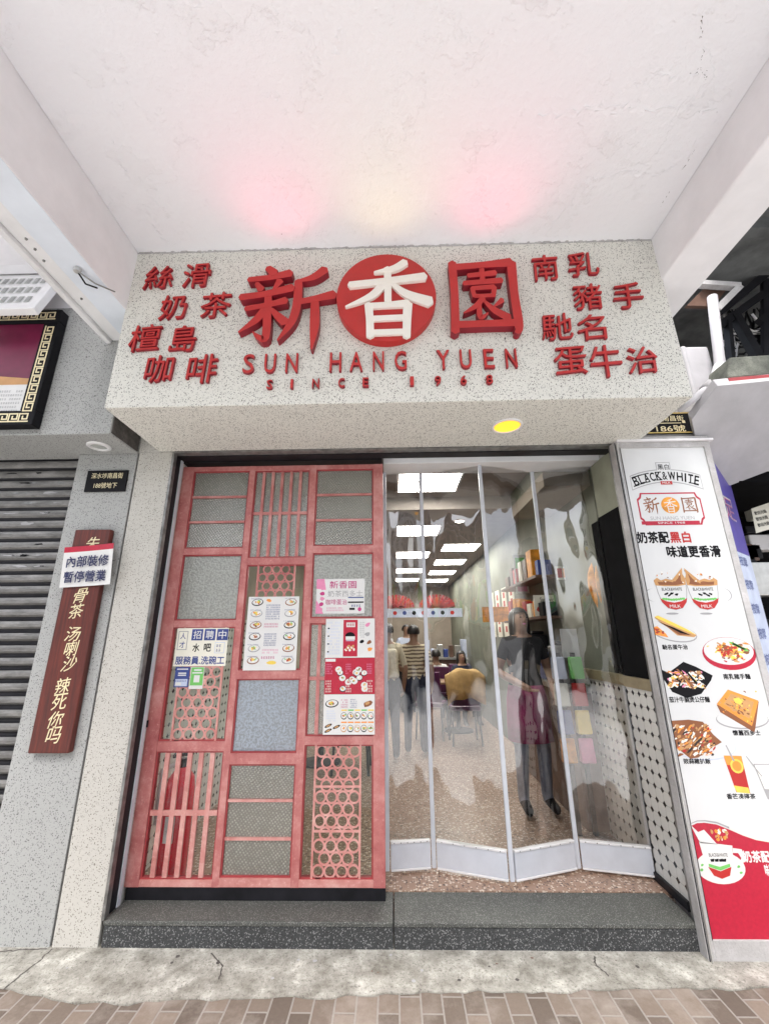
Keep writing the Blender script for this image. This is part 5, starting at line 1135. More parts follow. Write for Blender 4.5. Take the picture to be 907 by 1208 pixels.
# ================================================================== FOLDING PLASTIC CURTAIN
cu = thing('plastic_curtain', 'clear folding plastic curtain with white strips in the open half of the doorway', 'curtain', (.75, 3.1, .127))
MB().box(-.068, 1.604, 2.992, 3.22, 2.850, 2.913, 'white_enamel').box(-.068, 1.604, 2.992, 3.0, 2.9145, 2.935, 'grey_metal').build('top_track', cu, bevel=.003)
NODE = [(-.064, 3.17), (.234, 3.21), (.690, 3.055), (1.150, 3.21), (1.592, 3.11)]
r5 = random.Random(5)
for i in range(4):
    (xa, ya), (xb_, yb_) = NODE[i], NODE[i+1]; g = MB(); nu, nv = 22, 60; ph = [r5.uniform(0, 6.28) for _ in range(8)]
    d_ = Vector((xb_-xa, yb_-ya, 0)); nr_ = Vector((d_.y, -d_.x, 0)).normalized(); vs_ = []
    for k in range(nv+1):
        v = k/nv; z_ = .30+(2.845-.30)*v
        for l in range(nu+1):
            u = l/nu; e = math.sin(math.pi*u)
            off = e*(.007*math.sin(5*u+6.6*v+ph[0])+.0035*math.sin(9*u-7*v+ph[1])+.0022*math.sin(23*v+4*u+ph[2])+.012*math.sin(3.1*v+ph[3]))
            vs_.append(Vector((xa, ya, z_))+d_*u+nr_*off)
    g.add(vs_, [(k*(nu+1)+l, k*(nu+1)+l+1, (k+1)*(nu+1)+l+1, (k+1)*(nu+1)+l) for k in range(nv) for l in range(nu)], 'pvc_sheet'); g.build('clear_sheet', cu, smooth=True)
    q = .022; ln = d_.normalized()
    a_, b_ = Vector((xa, ya, 0))+ln*q, Vector((xb_, yb_, 0))-ln*q; t_ = nr_*.011
    def hz(z0, z1, m, g, t_, a_=a_, b_=b_):
        g.hexa([a_+t_+Vector((0, 0, z0)), b_+t_+Vector((0, 0, z0)), b_-t_+Vector((0, 0, z0)), a_-t_+Vector((0, 0, z0)), a_+t_+Vector((0, 0, z1)), b_+t_+Vector((0, 0, z1)), b_-t_+Vector((0, 0, z1)), a_-t_+Vector((0, 0, z1))], m)
    g = MB(); hz(.152, .285, 'pvc_white', g, t_); hz(.2855, .298, 'white_enamel', g, t_*1.5); hz(.140, .1515, 'white_enamel', g, t_*1.4)
    for k in range(6):
        p_ = a_+(b_-a_)*(k+.5)/6; g.ball(p_+nr_*.013+Vector((0, 0, .291)), .006, 'grey_metal', 6, 4)
    g.build('weight_bar', cu, bevel=.003)
for (xa, ya) in NODE:
    g = MB(); wv = .014
    g.hexa([(xa-wv, ya-.008, .14), (xa+wv, ya-.008, .14), (xa+wv, ya+.012, .14), (xa-wv, ya+.012, .14), (xa-wv, ya-.008, 2.849), (xa+wv, ya-.008, 2.849), (xa+wv, ya+.012, 2.849), (xa-wv, ya+.012, 2.849)], 'pvc_white')
    g.build('hinge_strip', cu, bevel=.004)

# ================================================================== SHOP INTERIOR
rm = thing('shop_room', 'warm lit cafe room seen through the plastic curtain', 'room', (0, 7, .127))
MB().box(-1.80, -1.67, 3.12, 12.4, .127, 3.0, 'warm_wall').build('side_wall', rm)
MB().box(1.63, 1.76, 3.12, 12.4, .127, 3.0, 'green_wall').build('side_wall', rm)
MB().box(-1.8, 1.76, 12.4, 12.5, .127, 3.0, 'warm_wall').build('back_wall', rm)
MB().box(-1.8, 1.76, 3.225, 12.5, 3.0, 3.1, 'room_ceiling').box(-1.8, 1.76, 2.99, 3.225, 2.94, 3.1, 'room_ceiling').build('room_ceiling', rm)
MB().box(-1.668, 1.628, 4.25, 4.7, 2.86, 2.999, 'room_ceiling').build('ceiling_beam', rm)
MB().box(1.25, 1.628, 3.25, 4.2, 2.74, 2.86, 'warm_wall').box(1.25, 1.628, 3.25, 4.2, 2.8605, 2.999, 'green_wall').build('bulkhead', rm)
MB().box(1.578, 1.599, 2.763, 3.12, .129, 1.22, 'mosaic_tile').box(1.60, 1.629, 3.1205, 3.72, .129, 1.22, 'mosaic_tile').build('tile_wainscot', rm)
MB().box(-1.669, -1.62, 3.12, 6.2, .129, 1.75, 'mosaic_tile').build('tile_wainscot', rm)
MB().box(1.57, 1.599, 2.763, 3.12, 1.2215, 1.29, 'tan_metal').box(1.59, 1.6295, 3.1205, 3.8, 1.2215, 1.29, 'tan_metal').box(1.574, 1.5995, 3.1205, 3.15, .129, 1.22, 'off_white_paint').build('wainscot_rail', rm)
MB().box(1.578, 1.599, 2.763, 3.12, 1.292, 2.42, 'dark_void').box(1.61, 1.629, 3.1205, 3.3, 1.292, 2.42, 'dark_void').box(1.578, 1.599, 2.763, 3.12, 2.4205, 2.84, 'olive_wall').build('recess_shade_faces', rm)  # near-black faces put the recess shade into colour; olive wall above
MB().box(1.56, 1.5775, 2.80, 3.12, .1275, .17, 'black_metal').build('skirting', rm)
orders = ['first', 'second', 'third', 'fourth', 'fifth']
def mklight(x0, x1, y0, y1, lab):
    t = thing('ceiling_light', lab, 'light', ((x0+x1)/2, (y0+y1)/2, 2.998), 'recessed ceiling light panels')
    MB().box(x0-.02, x0, y0-.02, y1+.02, 2.985, 2.9985, 'white_enamel').box(x1, x1+.02, y0-.02, y1+.02, 2.985, 2.9985, 'white_enamel').box(x0, x1, y0-.02, y0, 2.985, 2.9985, 'white_enamel').box(x0, x1, y1, y1+.02, 2.985, 2.9985, 'white_enamel').build('frame', t)
    g = MB(); n_ = 3
    for i in range(n_):
        a_ = x0+(x1-x0)*i/n_+.006; b_ = x0+(x1-x0)*(i+1)/n_-.006; g.box(a_, b_, y0, y1, 2.990, 2.9975, 'lamp_tube')
    g.build('diffuser', t)
    g = MB()
    for i in range(1, n_): q = x0+(x1-x0)*i/n_; g.box(q-.006, q+.006, y0, y1, 2.986, 2.9975, 'white_enamel')
    for k in range(1, 6): q = y0+(y1-y0)*k/6; g.box(x0, x1, q-.004, q+.004, 2.9865, 2.9895, 'steel_bright')
    g.build('louvre', t); return t
L0 = mklight(.06, .64, 3.48, 4.04, 'first ceiling light panel inside the doorway, largest of the left row')
for i, yy_ in enumerate((5.42, 7.2, 9.05, 10.6)): dup(L0, (.35, yy_+.27, 2.998), '%s ceiling light panel from the doorway in the left row behind the curtain' % orders[i+1])
for i, yy_ in enumerate((6.6, 8.0, 9.4, 10.8)): dup(L0, (1.12, yy_+.27, 2.998), '%s ceiling light panel from the doorway in the right row behind the curtain' % orders[i])
for x_, y_, lab in ((.92, 3.42, 'added bright disc for the glare nearest the curtain top'), (.86, 5.2, 'added bright disc for the glare farther inside behind the curtain')):
    t = thing('glare_disc', lab, 'light', (x_, y_, 2.998))  # glowing discs added where bright glare shows in the curtain
    MB().lathe((x_, y_, 2.998), [(.075, 0), (.074, -.012), (.055, -.014)], 'white_enamel', 20).build('trim_ring', t); MB().lathe((x_, y_, 2.986), [(.056, 0), (.03, -.012), (.0, -.015)], 'glare_glow', 20).build('glow_face', t)
# tables and chairs
def table(x, y, lab):
    t = thing('cafe_table', lab, 'table', (x, y, .127), 'cafe tables')
    MB().box(x-.38, x+.38, y-.3, y+.3, .84, .875, 'table_laminate').build('table_top', t, bevel=.006)
    MB().tube([(x, y, .15), (x, y, .838)], .035, 'black_metal', 12).build('pedestal', t); MB().lathe((x, y, .129), [(.24, 0), (.235, .02), (.04, .035)], 'black_metal', 20).build('foot', t); return t
def chair(x, y, rz, lab):
    t = thing('cafe_chair', lab, 'chair', (0, 0, .127), 'purple cafe chairs')
    MB().box(-.21, .21, -.2, .2, .44+.127, .50+.127, 'purple_vinyl').build('seat', t, bevel=.02)
    MB().hexa([(-.2, .19, .64), (.2, .19, .64), (.2, .23, .64), (-.2, .23, .64), (-.2, .24, 1.06), (.2, .24, 1.06), (.2, .27, 1.06), (-.2, .27, 1.06)], 'purple_vinyl').build('backrest', t, bevel=.015)
    for sx in (-1, 1):
        for sy_ in (-1, 1): MB().tube([(sx*.18, sy_*.17, .565), (sx*.2, sy_*.2, .128)], .014, 'black_metal', 8).build('leg', t)
    t.location = (x, y, .127); t.rotation_euler = (0, 0, rz); return t
table(1.0, 7.35, 'brown cafe table beyond the draped purple chair'); table(-.9, 5.6, 'brown cafe table behind the ring lattice of the red door')
ch0 = chair(.98, 6.55, math.pi, 'purple chair with a tan jacket over its back behind the curtain')
c2 = dup(ch0, (.55, 6.9, .127), 'purple chair left of the chair with the tan jacket'); c2.rotation_euler = (0, 0, math.pi*.9)
c3 = dup(ch0, (-.5, 5.3, .127), 'purple chair behind the lower ring lattice of the door'); c3.rotation_euler = (0, 0, math.pi*.5)
jk = MB(); nj = 14
vs_ = []
for k in range(9):
    v = k/8; 
    for l in range(nj+1):
        u = l/nj-.5; prof_y = [-.10, -.115, -.12, -.11, -.07, 0, .06, .09, .085][k]; zz_ = [.74, .84, .94, 1.03, 1.10, 1.13, 1.07, .96, .86][k]
        vs_.append((.98+u*(.56 if 2 < k < 7 else .52), 6.55-.255+prof_y*.6+.012*math.sin(9*u+k), zz_-.09*abs(2*u)**2.5+.012*math.sin(14*u+2*k)))
jk.add(vs_, [(k*(nj+1)+l, k*(nj+1)+l+1, (k+1)*(nj+1)+l+1, (k+1)*(nj+1)+l) for k in range(8) for l in range(nj)], 'tan_cloth')
o = jk.build('jacket', at=(.98, 6.3, .8), smooth=True); sm = o.modifiers.new('thick', 'SOLIDIFY'); sm.thickness = .02; tag(o, 'tan jacket draped over the back of a purple cafe chair', 'jacket')
# service counter with sign strip and red valance
sc_ = thing('service_counter', 'back counter with a pale lit sign strip and a red pleated valance', 'counter', (.6, 9.4, .127))
MB().box(-.6, 1.5, 9.4, 9.9, .128, 1.1, 'brown_panel').build('counter_body', sc_); MB().box(-.65, 1.55, 9.35, 9.95, 1.102, 1.14, 'steel_bright').build('counter_top', sc_)
MB().box(-.6, 1.5, 9.45, 9.5, 1.98, 2.17, 'pale_blue').build('sign_strip', sc_)
g = MB()
for i in range(9): g.ell(-.4+.21*i, 2.075, .045, .045, 9.448, ('ink_blue', 'ink_black', 'letter_red')[i % 3], 10)
g.build('sign_marks', sc_)
for xc_ in (.05, .95):
    g = MB(); n_ = 15
    for i in range(n_):
        a_ = math.pi*(i+.5)/n_; p_ = Vector((xc_, 9.44+.012*(i % 2), 2.18)); g.bar(p_+Vector((math.cos(a_)*.08, 0, .01)), p_+Vector((math.cos(a_)*.40, 0, .02+math.sin(a_)*.27)), .05, .012, 'letter_red' if i % 2 else 'deep_red_paint', up=(0, 1, 0))
    g.build('pleated_fan', sc_)
for i in range(16):
    x_ = -.5+.13*i; h_ = r9.uniform(.12, .4); MB().box(x_, x_+r9.uniform(.07, .12), 9.5, 9.7, 1.142, 1.142+h_, r9.choice(['steel_bright', 'white_enamel', 'ink_blue', 'black_metal', 'brown_panel', 'pale_blue'])).build('kitchen_item', sc_, bevel=.01)
# right side: freezer counter, pouch rack, notices, flame coloured bundle
fz = thing('drinks_counter', 'brown side counter with a grey top against the right wall', 'counter', (1.45, 4.6, .127))
MB().box(1.45, 1.628, 3.75, 5.4, .128, 1.10, 'brown_panel').build('counter_body', fz, bevel=.008); MB().box(1.42, 1.6285, 3.73, 5.42, 1.102, 1.15, 'steel_bright').build('counter_top', fz, bevel=.004)
for i, (y_, h_, m_) in enumerate(((3.95, .32, 'grey_metal'), (4.3, .25, 'ink_blue'), (4.6, .42, 'black_metal'), (5.0, .3, 'white_enamel'))):
    tag(MB().box(1.44, 1.61, y_, y_+.22, 1.152, 1.152+h_, m_).box(1.46, 1.59, y_+.03, y_+.19, 1.153+h_, 1.19+h_, 'black_metal').build('counter_machine', at=(1.45, y_+.1, 1.152), bevel=.02), ['grey machine at the near end of the side counter', 'dark blue box on the side counter beside the grey machine', 'black machine in the middle of the side counter', 'white machine at the far end of the side counter'][i], 'machine')
def wallpaper(bx, Y, m, lab, draw=None, kind='notice'):
    x0, x1, z0, z1 = prect(bx, Y); mb = MB().box(x0, x1, Y, Y+.004, z0, z1, m)
    if draw: draw(mb, x0, x1, z0, z1, Y-.001)
    tag(mb.build(kind, at=((x0+x1)/2, Y, z0)), lab, 'notice')
def dr1(mb, x0, x1, z0, z1, y):
    mb.text('Sandwich', (x0+x1)/2, z1-(z1-z0)*.22, (x1-x0)*.55, (z1-z0)*.22, y, 'ink_black', off=.01)
    for i, m_ in enumerate(('letter_red', 'ink_blue', 'ink_black')): mb.ell(x0+(x1-x0)*(.2+.3*i), z0+(z1-z0)*.35, .035, .03, y, m_, 8, .3, .2, r9)
wallpaper((630, 702, 664, 727), 4.35, 'paper_cream', 'cream sandwich notice hanging beside the standing woman', dr1)
def dr2(mb, x0, x1, z0, z1, y): mb.rect(x0+.01, x0+(x1-x0)*.4, z0+.02, z1-.02, y, 'letter_red'); mb.rect(x0+(x1-x0)*.45, x1-.01, z0+.02, z1-.02, y, 'orange_ink')
wallpaper((656, 668, 673, 684), 4.0, 'paper_cream', 'red and orange notice hanging near the flame coloured bundle', dr2)
def dr3(mb, x0, x1, z0, z1, y): scribble(mb, x0+.01, x1-.01, z0+.02, z1-.02, y, 'ink_blue', r9, 5); scribble(mb, x0+.02, x1-.02, z0+.01, z1-.03, y-.001, 'green_ink', r9, 4)
wallpaper((676, 664, 690, 692), 3.9, 'pale_blue', 'pale blue scribbled notice left of the flame coloured bundle', dr3)
wallpaper((662, 742, 682, 776), 3.72, 'paper_white', 'blank white sheet hanging in front of the brown side counter')
wallpaper((569, 716, 601, 734), 6.0, 'flame_orange', 'orange picture hanging behind the standing woman')
wallpaper((607, 655, 622, 700), 5.0, 'paper_white', 'white and pink poster hanging above the woman', lambda mb, x0, x1, z0, z1, y: (mb.rect(x0+.02, x1-.02, z0+.02, z0+(z1-z0)*.4, y, 'pink_ink'), mb.rect(x0+.02, x1-.02, z0+(z1-z0)*.5, z1-.03, y, 'green_ink')))
rk = thing('pouch_rack', 'rack of coloured snack pouches in front of the brown side counter', 'rack', (1.4, 3.68, .128))
MB().bar((1.36, 3.70, .13), (1.36, 3.70, 1.42), .03, .03, 'black_metal').bar((1.48, 3.70, .13), (1.48, 3.70, 1.42), .03, .03, 'black_metal').build('stand', rk)
for i in range(4):
    for k in range(2): MB().hexa([(1.28+.14*k, 3.62, .62+.2*i), (1.39+.14*k, 3.62, .62+.2*i), (1.39+.14*k, 3.68, .62+.2*i), (1.28+.14*k, 3.68, .62+.2*i), (1.28+.14*k, 3.64, .79+.2*i), (1.39+.14*k, 3.64, .79+.2*i), (1.39+.14*k, 3.66, .79+.2*i), (1.28+.14*k, 3.66, .79+.2*i)], ['flame_orange', 'green_ink', 'ink_blue', 'pink_ink', 'paper_cream', 'yellow_ink', 'pale_blue', 'letter_red'][(i*2+k*3) % 8]).build('pouch', rk, bevel=.01)
c = pY(712, 655, 3.42)
bu = MB(); seg, lay = 40, 14; vs_ = []
for k in range(lay+1):
    v = k/lay; rr = (.03+.10*math.sin(math.pi*min(1, v*1.15)**.7)) if v < .85 else .08-.3*(v-.85)
    for l in range(seg):
        a_ = 2*math.pi*l/seg; q = rr*(1+.28*math.sin(a_*7+1.5*v)); vs_.append((c.x+q*math.cos(a_)+.03*v, 3.42+q*.7*math.sin(a_), c.z-.72*v))
bu.add(vs_, [(k*seg+l, k*seg+(l+1) % seg, (k+1)*seg+(l+1) % seg, (k+1)*seg+l) for k in range(lay) for l in range(seg)], 'flame_orange')
hb = thing('hanging_bundle', 'flame coloured plastic bundle hanging inside the right end of the curtain', 'bundle', (c.x, 3.42, c.z)); bu.build('folded_plastic', hb, smooth=True)
g = MB()
for i in range(14): a_ = r9.uniform(0, 6.28); p_ = Vector((c.x+.06*math.cos(a_), 3.40+.04*math.sin(a_), c.z-.02)); g.tube([p_, p_+Vector((r9.uniform(-.05, .05), -.02, -.2)), p_+Vector((r9.uniform(-.07, .09), -.03, -.65-r9.uniform(0, .2)))], .006, r9.choice(['letter_red', 'yellow_ink', 'orange_ink']), 5)
g.build('streamer', hb)
MB().tube([(c.x, 3.42, c.z-.01), (c.x, 3.42, 2.74)], .004, 'ink_black', 5).build('cord', hb)
# red gas cylinder behind the barred pane
cx_, cy_ = -1.40, 3.07
ge = thing('fire_extinguisher', 'large red fire extinguisher with white handle behind the lower barred pane', 'extinguisher', (cx_, cy_, .128))
MB().lathe((cx_, cy_, .129), [(0, 0), (.083, 0), (.088, .02), (.088, .50), (.078, .56), (.05, .60), (.03, .62), (.0, .62)], 'extinguisher_red', 24).build('cylinder', ge, smooth=True)
MB().tube([(cx_, cy_, .745), (cx_, cy_, .80)], .022, 'black_metal', 10).bar((cx_-.07, cy_, .81), (cx_+.06, cy_, .83), .02, .02, 'black_metal').build('valve', ge)
MB().tube([(cx_-.03, cy_-.02, .78), (cx_-.11, cy_-.05, .74), (cx_-.105, cy_-.06, .55), (cx_-.10, cy_-.06, .45)], .015, 'paper_white', 8).build('hose', ge)
MB().box(cx_-.03, cx_+.03, cy_-.0925, cy_-.0895, .36, .50, 'paper_white').build('instruction_label', ge)

# ------------------------------------------------------------------ people
def person(lab, x, y, h, rz, cl, hair_long=False, arms=None, extra=None, sit=False, dz=0.0):
    s = h/1.72
    J = {'pelvis': (0, 0, .96), 'spine': (0, -.005, 1.12), 'chest': (0, 0, 1.32), 'neck': (0, .01, 1.46), 'jaw': (0, -.012, 1.535), 'head': (0, -.012, 1.61), 'crown': (0, 0, 1.685)}
    Rr = {'pelvis': (.155, .115), 'spine': (.135, .10), 'chest': (.165, .115), 'neck': (.052, .055), 'jaw': (.06, .075), 'head': (.078, .095), 'crown': (.05, .06)}
    Ed = [('pelvis', 'spine'), ('spine', 'chest'), ('chest', 'neck'), ('neck', 'jaw'), ('jaw', 'head'), ('head', 'crown')]
    ar = arms or {}
    for sgn, sd_ in ((-1, 'l'), (1, 'r')):
        el = ar.get(sd_+'e', (sgn*.245, .03, 1.12)); wr = ar.get(sd_+'w', (sgn*.235, -.07, .88))
        J.update({'sh'+sd_: (sgn*.165, .0, 1.39), 'el'+sd_: el, 'wr'+sd_: wr, 'hip'+sd_: (sgn*.09, 0, .88), 'kn'+sd_: (sgn*.105, -.02, .49), 'an'+sd_: (sgn*.11, .02, .09), 'toe'+sd_: (sgn*.125, -.14, .04)})
        w3 = Vector(wr)+(Vector(wr)-Vector(el)).normalized()*.085; J['pa'+sd_] = tuple(w3)
        Rr.update({'sh'+sd_: (.062, .062), 'el'+sd_: (.043, .043), 'wr'+sd_: (.027, .030), 'pa'+sd_: (.036, .018), 'hip'+sd_: (.095, .10), 'kn'+sd_: (.062, .065), 'an'+sd_: (.042, .05), 'toe'+sd_: (.045, .032)})
        Ed += [('chest', 'sh'+sd_), ('sh'+sd_, 'el'+sd_), ('el'+sd_, 'wr'+sd_), ('wr'+sd_, 'pa'+sd_), ('pelvis', 'hip'+sd_), ('hip'+sd_, 'kn'+sd_), ('kn'+sd_, 'an'+sd_), ('an'+sd_, 'toe'+sd_)]
    if sit:
        for sgn, sd_ in ((-1, 'l'), (1, 'r')): J.update({'hip'+sd_: (sgn*.09, -.03, .90), 'kn'+sd_: (sgn*.13, -.46, .92), 'an'+sd_: (sgn*.13, -.44, .49), 'toe'+sd_: (sgn*.14, -.60, .45)})
    keys = list(J); me = bpy.data.meshes.new('person'); me.from_pydata([Vector(J[k])*s for k in keys], [(keys.index(a), keys.index(b)) for a, b in Ed], [])
    tmp = bpy.data.objects.new('tmp', me); COL.objects.link(tmp); tmp.modifiers.new('skin', 'SKIN')
    for i, k in enumerate(keys): sv = me.skin_vertices[0].data[i]; sv.radius = (Rr[k][0]*s, Rr[k][1]*s); sv.use_root = (k == 'pelvis')
    sb = tmp.modifiers.new('sub', 'SUBSURF'); sb.levels = 2; sb.render_levels = 2
    bpy.context.view_layer.update()
    bm_ = bpy.data.meshes.new_from_object(tmp.evaluated_get(bpy.context.evaluated_depsgraph_get()))
    bpy.data.objects.remove(tmp)
    mb = MB()
    seg_end = {}
    def mat_of(p):
        q = p/s
        best, bk = 9, None
        for a, b in Ed:
            A, B = Vector(J[a]), Vector(J[b]); t = max(0, min(1, (q-A).dot(B-A)/(B-A).length_squared)); d = (q-(A+(B-A)*t)).length-.6*Rr[a][0]
            if d < best: best, bk, tb = d, (a, b), t
        a, b = bk
        if a in ('neck', 'jaw', 'head') or (a == 'chest' and b == 'neck' and tb > .72): return 'skin'
        if a[:2] == 'wr' or (a[:2] == 'el') or (a[:2] == 'sh' and tb > cl.get('sleeve', .75)): return cl.get('fore', 'skin')
        if a[:2] == 'an': return 'black_metal'
        if a[:3] == 'hip' or a[:2] == 'kn' or b[:3] == 'hip' or (q.z < .99): return cl['legs']
        return cl['top']
    vs_ = [v.co.copy() for v in bm_.vertices]
    byk = {}
    for p in bm_.polygons: byk.setdefault(mat_of(p.center), []).append(tuple(p.vertices))
    mb.v = vs_; 
    for m_, fl2 in byk.items():
        k = mb.slot(m_)
        for f_ in fl2: mb.f.append(list(f_)); mb.mi.append(k)
    for sgn, sd_ in ((-1, 'l'), (1, 'r')):      # fingers and thumb
        P = Vector(J['pa'+sd_])*s; D = (Vector(J['pa'+sd_])-Vector(J['wr'+sd_])).normalized(); S_d = D.cross(Vector((0, 1, 0))).normalized() if abs(D.y) < .9 else Vector((1, 0, 0)); S_d = Vector((0, 1, 0))-D*D.y if abs(D.y) < .8 else Vector((1, 0, 0)); S_d.normalize(); C_ = D.cross(S_d)*(-sgn)
        for i, ln in enumerate((.062, .072, .068, .052)):
            b0 = P+S_d*(i-1.5)*.019*s-D*.01*s; mb.tube([b0, b0+D*ln*.5*s+C_*.006*s, b0+D*ln*.95*s+C_*.022*s], [.0095*s, .0085*s, .006*s], 'skin', 6)
        b0 = P-D*.055*s-S_d*.03*s; mb.tube([b0, b0-S_d*.022*s+D*.03*s, b0-S_d*.028*s+D*.062*s+C_*.008*s], [.012*s, .010*s, .007*s], 'skin', 6)
    for sgn in (-1, 1):
        mb.ball(Vector((sgn*.031, -.098, 1.618))*s, Vector((.011, .006, .006))*s, 'ink_black', 8, 6); mb.ball(Vector((sgn*.08, .0, 1.605))*s, Vector((.012, .02, .03))*s, 'skin', 8, 6); mb.ball(Vector((sgn*.031, -.10, 1.638))*s, Vector((.018, .005, .0035))*s, 'hair_black', 8, 4)
    mb.ball(Vector((0, -.108, 1.59))*s, Vector((.012, .016, .022))*s, 'skin', 8, 6); mb.ball(Vector((0, -.098, 1.557))*s, Vector((.022, .007, .006))*s, 'pink_ink', 8, 4)
    M4 = Matrix.Translation((x, y, .127+dz)) @ Matrix.Rotation(rz, 4, 'Z')
    root = thing('person', lab, 'person', (x, y, .127))
    mb.v = [M4 @ p for p in mb.v]; mb.build('body', root, smooth=True)
    g = MB(); seg, rg = 22, 10; vs2 = []
    for i in range(rg+1):
        th = math.pi*.62*i/rg
        for k in range(seg):
            a_ = 2*math.pi*k/seg; front = max(0, -math.sin(a_)); thm = min(th, 1.02) if front > .35 else th
            q = Vector((.093*math.sin(thm)*math.cos(a_), .012+.112*math.sin(thm)*math.sin(a_), 1.615+.098*math.cos(thm)+.004*math.sin(a_*9)))
            if hair_long and i >= rg-2 and front < .3: q.z -= .07*(i-rg+3); q.x *= 1.05
            vs2.append(M4 @ (q*s))
    g.add(vs2, [(i*seg+k, (i+1)*seg+k, (i+1)*seg+(k+1) % seg, i*seg+(k+1) % seg) for i in range(rg) for k in range(seg)], 'hair_black'); g.build('hair', root, smooth=True)
    if extra: extra(root, M4, s)
    return root
def apron(root, M4, s):
    g = MB(); seg = 28; vs2 = []
    for k, (r0, r1, z_) in enumerate(((.16, .125, 1.02), (.185, .15, .90), (.195, .165, .72), (.20, .17, .56))):
        for l in range(seg): a_ = 2*math.pi*l/seg; q = 1+.025*math.sin(a_*8)*(k/3); vs2.append(M4 @ (Vector((r0*q*math.cos(a_), r1*q*math.sin(a_), z_))*s))
    g.add(vs2, [(k*seg+l, (k+1)*seg+l, (k+1)*seg+(l+1) % seg, k*seg+(l+1) % seg) for k in range(3) for l in range(seg)], 'pink_cloth'); o = g.build('apron', root, smooth=True)
    m_ = o.modifiers.new('thick', 'SOLIDIFY'); m_.thickness = .006
def pack(root, M4, s):
    g = MB(); g.hexa([M4 @ (Vector(p)*s) for p in [(-.14, .10, 1.0), (.14, .10, 1.0), (.13, .24, 1.02), (-.13, .24, 1.02), (-.12, .10, 1.38), (.12, .10, 1.38), (.10, .2, 1.36), (-.10, .2, 1.36)]], 'cream_cloth'); g.build('backpack', root, bevel=.03)
c = Vector((1.19, 4.1, 0))
person('woman in a black top and pink apron standing behind the curtain', c.x, 4.12, 1.70, R(10), {'top': 'black_cloth', 'legs': 'grey_cloth', 'sleeve': .55}, True, {'le': (-.25, .03, 1.13), 'lw': (-.12, -.20, 1.03), 're': (.26, .02, 1.13), 'rw': (.17, -.19, .96)}, apron)
c = pY(490, 840, 5.9)
person('person in a striped shirt and dark trousers seen from behind', c.x, 5.9, 1.60, R(172), {'top': 'striped_cloth', 'legs': 'navy_cloth', 'sleeve': .9}, False, {'re': (.25, -.02, 1.14), 'rw': (.17, -.22, 1.05)})
c = pY(457, 840, 5.6)
person('person in a cream top with a cream backpack beside the striped shirt', c.x, 5.6, 1.62, R(190), {'top': 'cream_cloth', 'legs': 'navy_cloth', 'sleeve': .9}, False, None, pack)

c4 = dup(ch0, (.75, 8.05, .127), 'purple chair under the customer in the white shirt'); c4.rotation_euler = (0, 0, math.pi)
c5 = dup(ch0, (1.25, 8.35, .127), 'purple chair under the customer in the navy top'); c5.rotation_euler = (0, 0, 0)
person('seated customer in a white shirt far inside behind the curtain', .75, 8.05, 1.68, math.pi, {'top': 'paper_white', 'legs': 'navy_cloth', 'sleeve': .6}, False, {'le': (-.25, -.12, 1.15), 'lw': (-.12, -.36, 1.10), 're': (.25, -.12, 1.15), 'rw': (.12, -.36, 1.10)}, None, True, -.45)
person('seated customer in a navy top facing the doorway behind the curtain', 1.25, 8.3, 1.62, 0.15, {'top': 'navy_cloth', 'legs': 'black_cloth', 'sleeve': .6}, True, {'le': (-.25, -.12, 1.15), 'lw': (-.12, -.36, 1.10), 're': (.25, -.12, 1.15), 'rw': (.12, -.36, 1.10)}, None, True, -.43)
person('waiter in a pale blue shirt standing at the back counter', .25, 9.1, 1.70, .2, {'top': 'pale_blue', 'legs': 'black_cloth', 'sleeve': .6}, False, {'le': (-.27, -.02, 1.13), 'lw': (-.22, -.26, 1.12)})
for i, (yy_, zz_, lab) in enumerate(((5.75, 1.95, 'nearest of the cream menu strips on the green side wall'), (6.15, 1.95, 'second of the cream menu strips on the green side wall'), (6.55, 1.95, 'third of the cream menu strips on the green side wall'), (6.95, 1.95, 'farthest of the cream menu strips on the green side wall'))):
    g = MB().box(1.622, 1.6285, yy_, yy_+.26, 1.55, 2.25, 'paper_cream')
    for k_ in range(5): g.box(1.6205, 1.6215, yy_+.08, yy_+.18, 1.62+.12*k_, 1.70+.12*k_, 'letter_red')
    tag(g.build('menu_strip', at=(1.625, yy_, 1.55)), lab, 'notice', 'cream menu strips on the side wall')
sf2 = thing('wall_shelf', 'dark wall shelf of boxes above the side counter', 'shelf', (1.5, 4.9, 1.75))
MB().box(1.42, 1.6285, 4.2, 5.6, 1.72, 1.745, 'brown_panel').box(1.42, 1.6285, 4.2, 5.6, 2.12, 2.145, 'brown_panel').build('board', sf2)
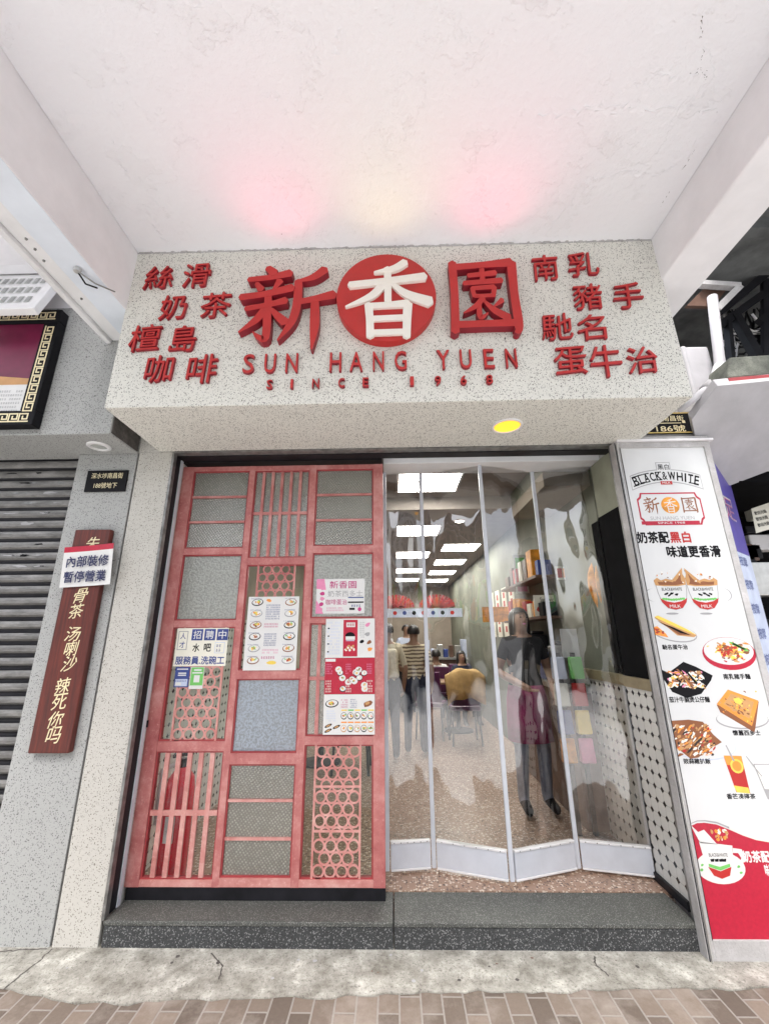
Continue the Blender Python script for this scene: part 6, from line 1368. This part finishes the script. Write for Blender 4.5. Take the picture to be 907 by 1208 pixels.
for i in range(14):
    y_ = 4.22+.19*(i % 7); z_ = 1.747 if i < 7 else 2.147
    MB().box(1.46, 1.60, y_, y_+r9.uniform(.09, .17), z_, z_+r9.uniform(.12, .3), r9.choice(['ink_blue', 'paper_cream', 'brown_panel', 'letter_red', 'black_metal', 'flame_orange', 'pale_blue'])).build('box', sf2, bevel=.008)
for x_, y_, z_, lab in ((.9, 7.35, .877, 'white cup on the cafe table beyond the draped chair'),):
    tag(MB().lathe((x_, y_, z_), [(.0, 0), (.03, 0), (.042, .08), (.038, .08), (.0, .02)], 'paper_white', 16).build('cup', at=(x_, y_, z_), smooth=True), lab, 'cup')

# ================================================================== ACROSS THE STREET (mirrored in the glass and plastic)
def block(x0, x1, y, h, lab, m, nx, nz):
    t = thing('apartment_block', lab, 'building', ((x0+x1)/2, y, -.13)); MB().box(x0, x1, y-6, y, -.13, h, m).build('wall', t)
    dxw, dzw = (x1-x0)/nx, (h-3.5)/nz
    for i in range(nx):
        for k in range(nz):
            a_, z_ = x0+dxw*(i+.2), 3.4+dzw*(k+.2); fr_ = MB().box(a_-.06, a_+dxw*.6+.06, y+.002, y+.10, z_-.1, z_-.01, 'off_white_paint').build('window_sill', t)
            MB().box(a_, a_+dxw*.6, y+.002, y+.03, z_, z_+dzw*.6, 'facade_window').build('window', t)
    for i in range(nx):
        MB().box(x0+dxw*(i+.1), x0+dxw*(i+.85), y+.002, y+.35, 2.9+.25*(i % 2), 3.3+.25*(i % 3), ['letter_red', 'yellow_ink', 'green_ink', 'paper_white', 'ink_blue'][i % 5]).build('shop_signboard', t)
        MB().box(x0+dxw*(i+.25), x0+dxw*(i+.55), y+.002, y+.4, 3.5+dzw*(i % nz), 3.8+dzw*(i % nz), 'off_white_paint').build('air_conditioner', t)
    MB().box(x0+.2, x1-.2, y+.002, y+1.4, 2.7, 2.85, 'facade_green').build('shop_awning', t); MB().box(x0+.3, x1-.3, y+.002, y+.05, -.12, 2.6, 'dark_void').build('shop_front', t)
block(1.8, 9.5, -11.0, 11, 'pale apartment block across the street with rows of windows, mirrored in the curtain', 'facade_pale', 9, 6)
block(-13, -2.5, -12.0, 8, 'lower green awning block across the street left of the pale block', 'warm_wall', 9, 4)

for o in bpy.data.objects:
    if '_base' in o: del o['_base']
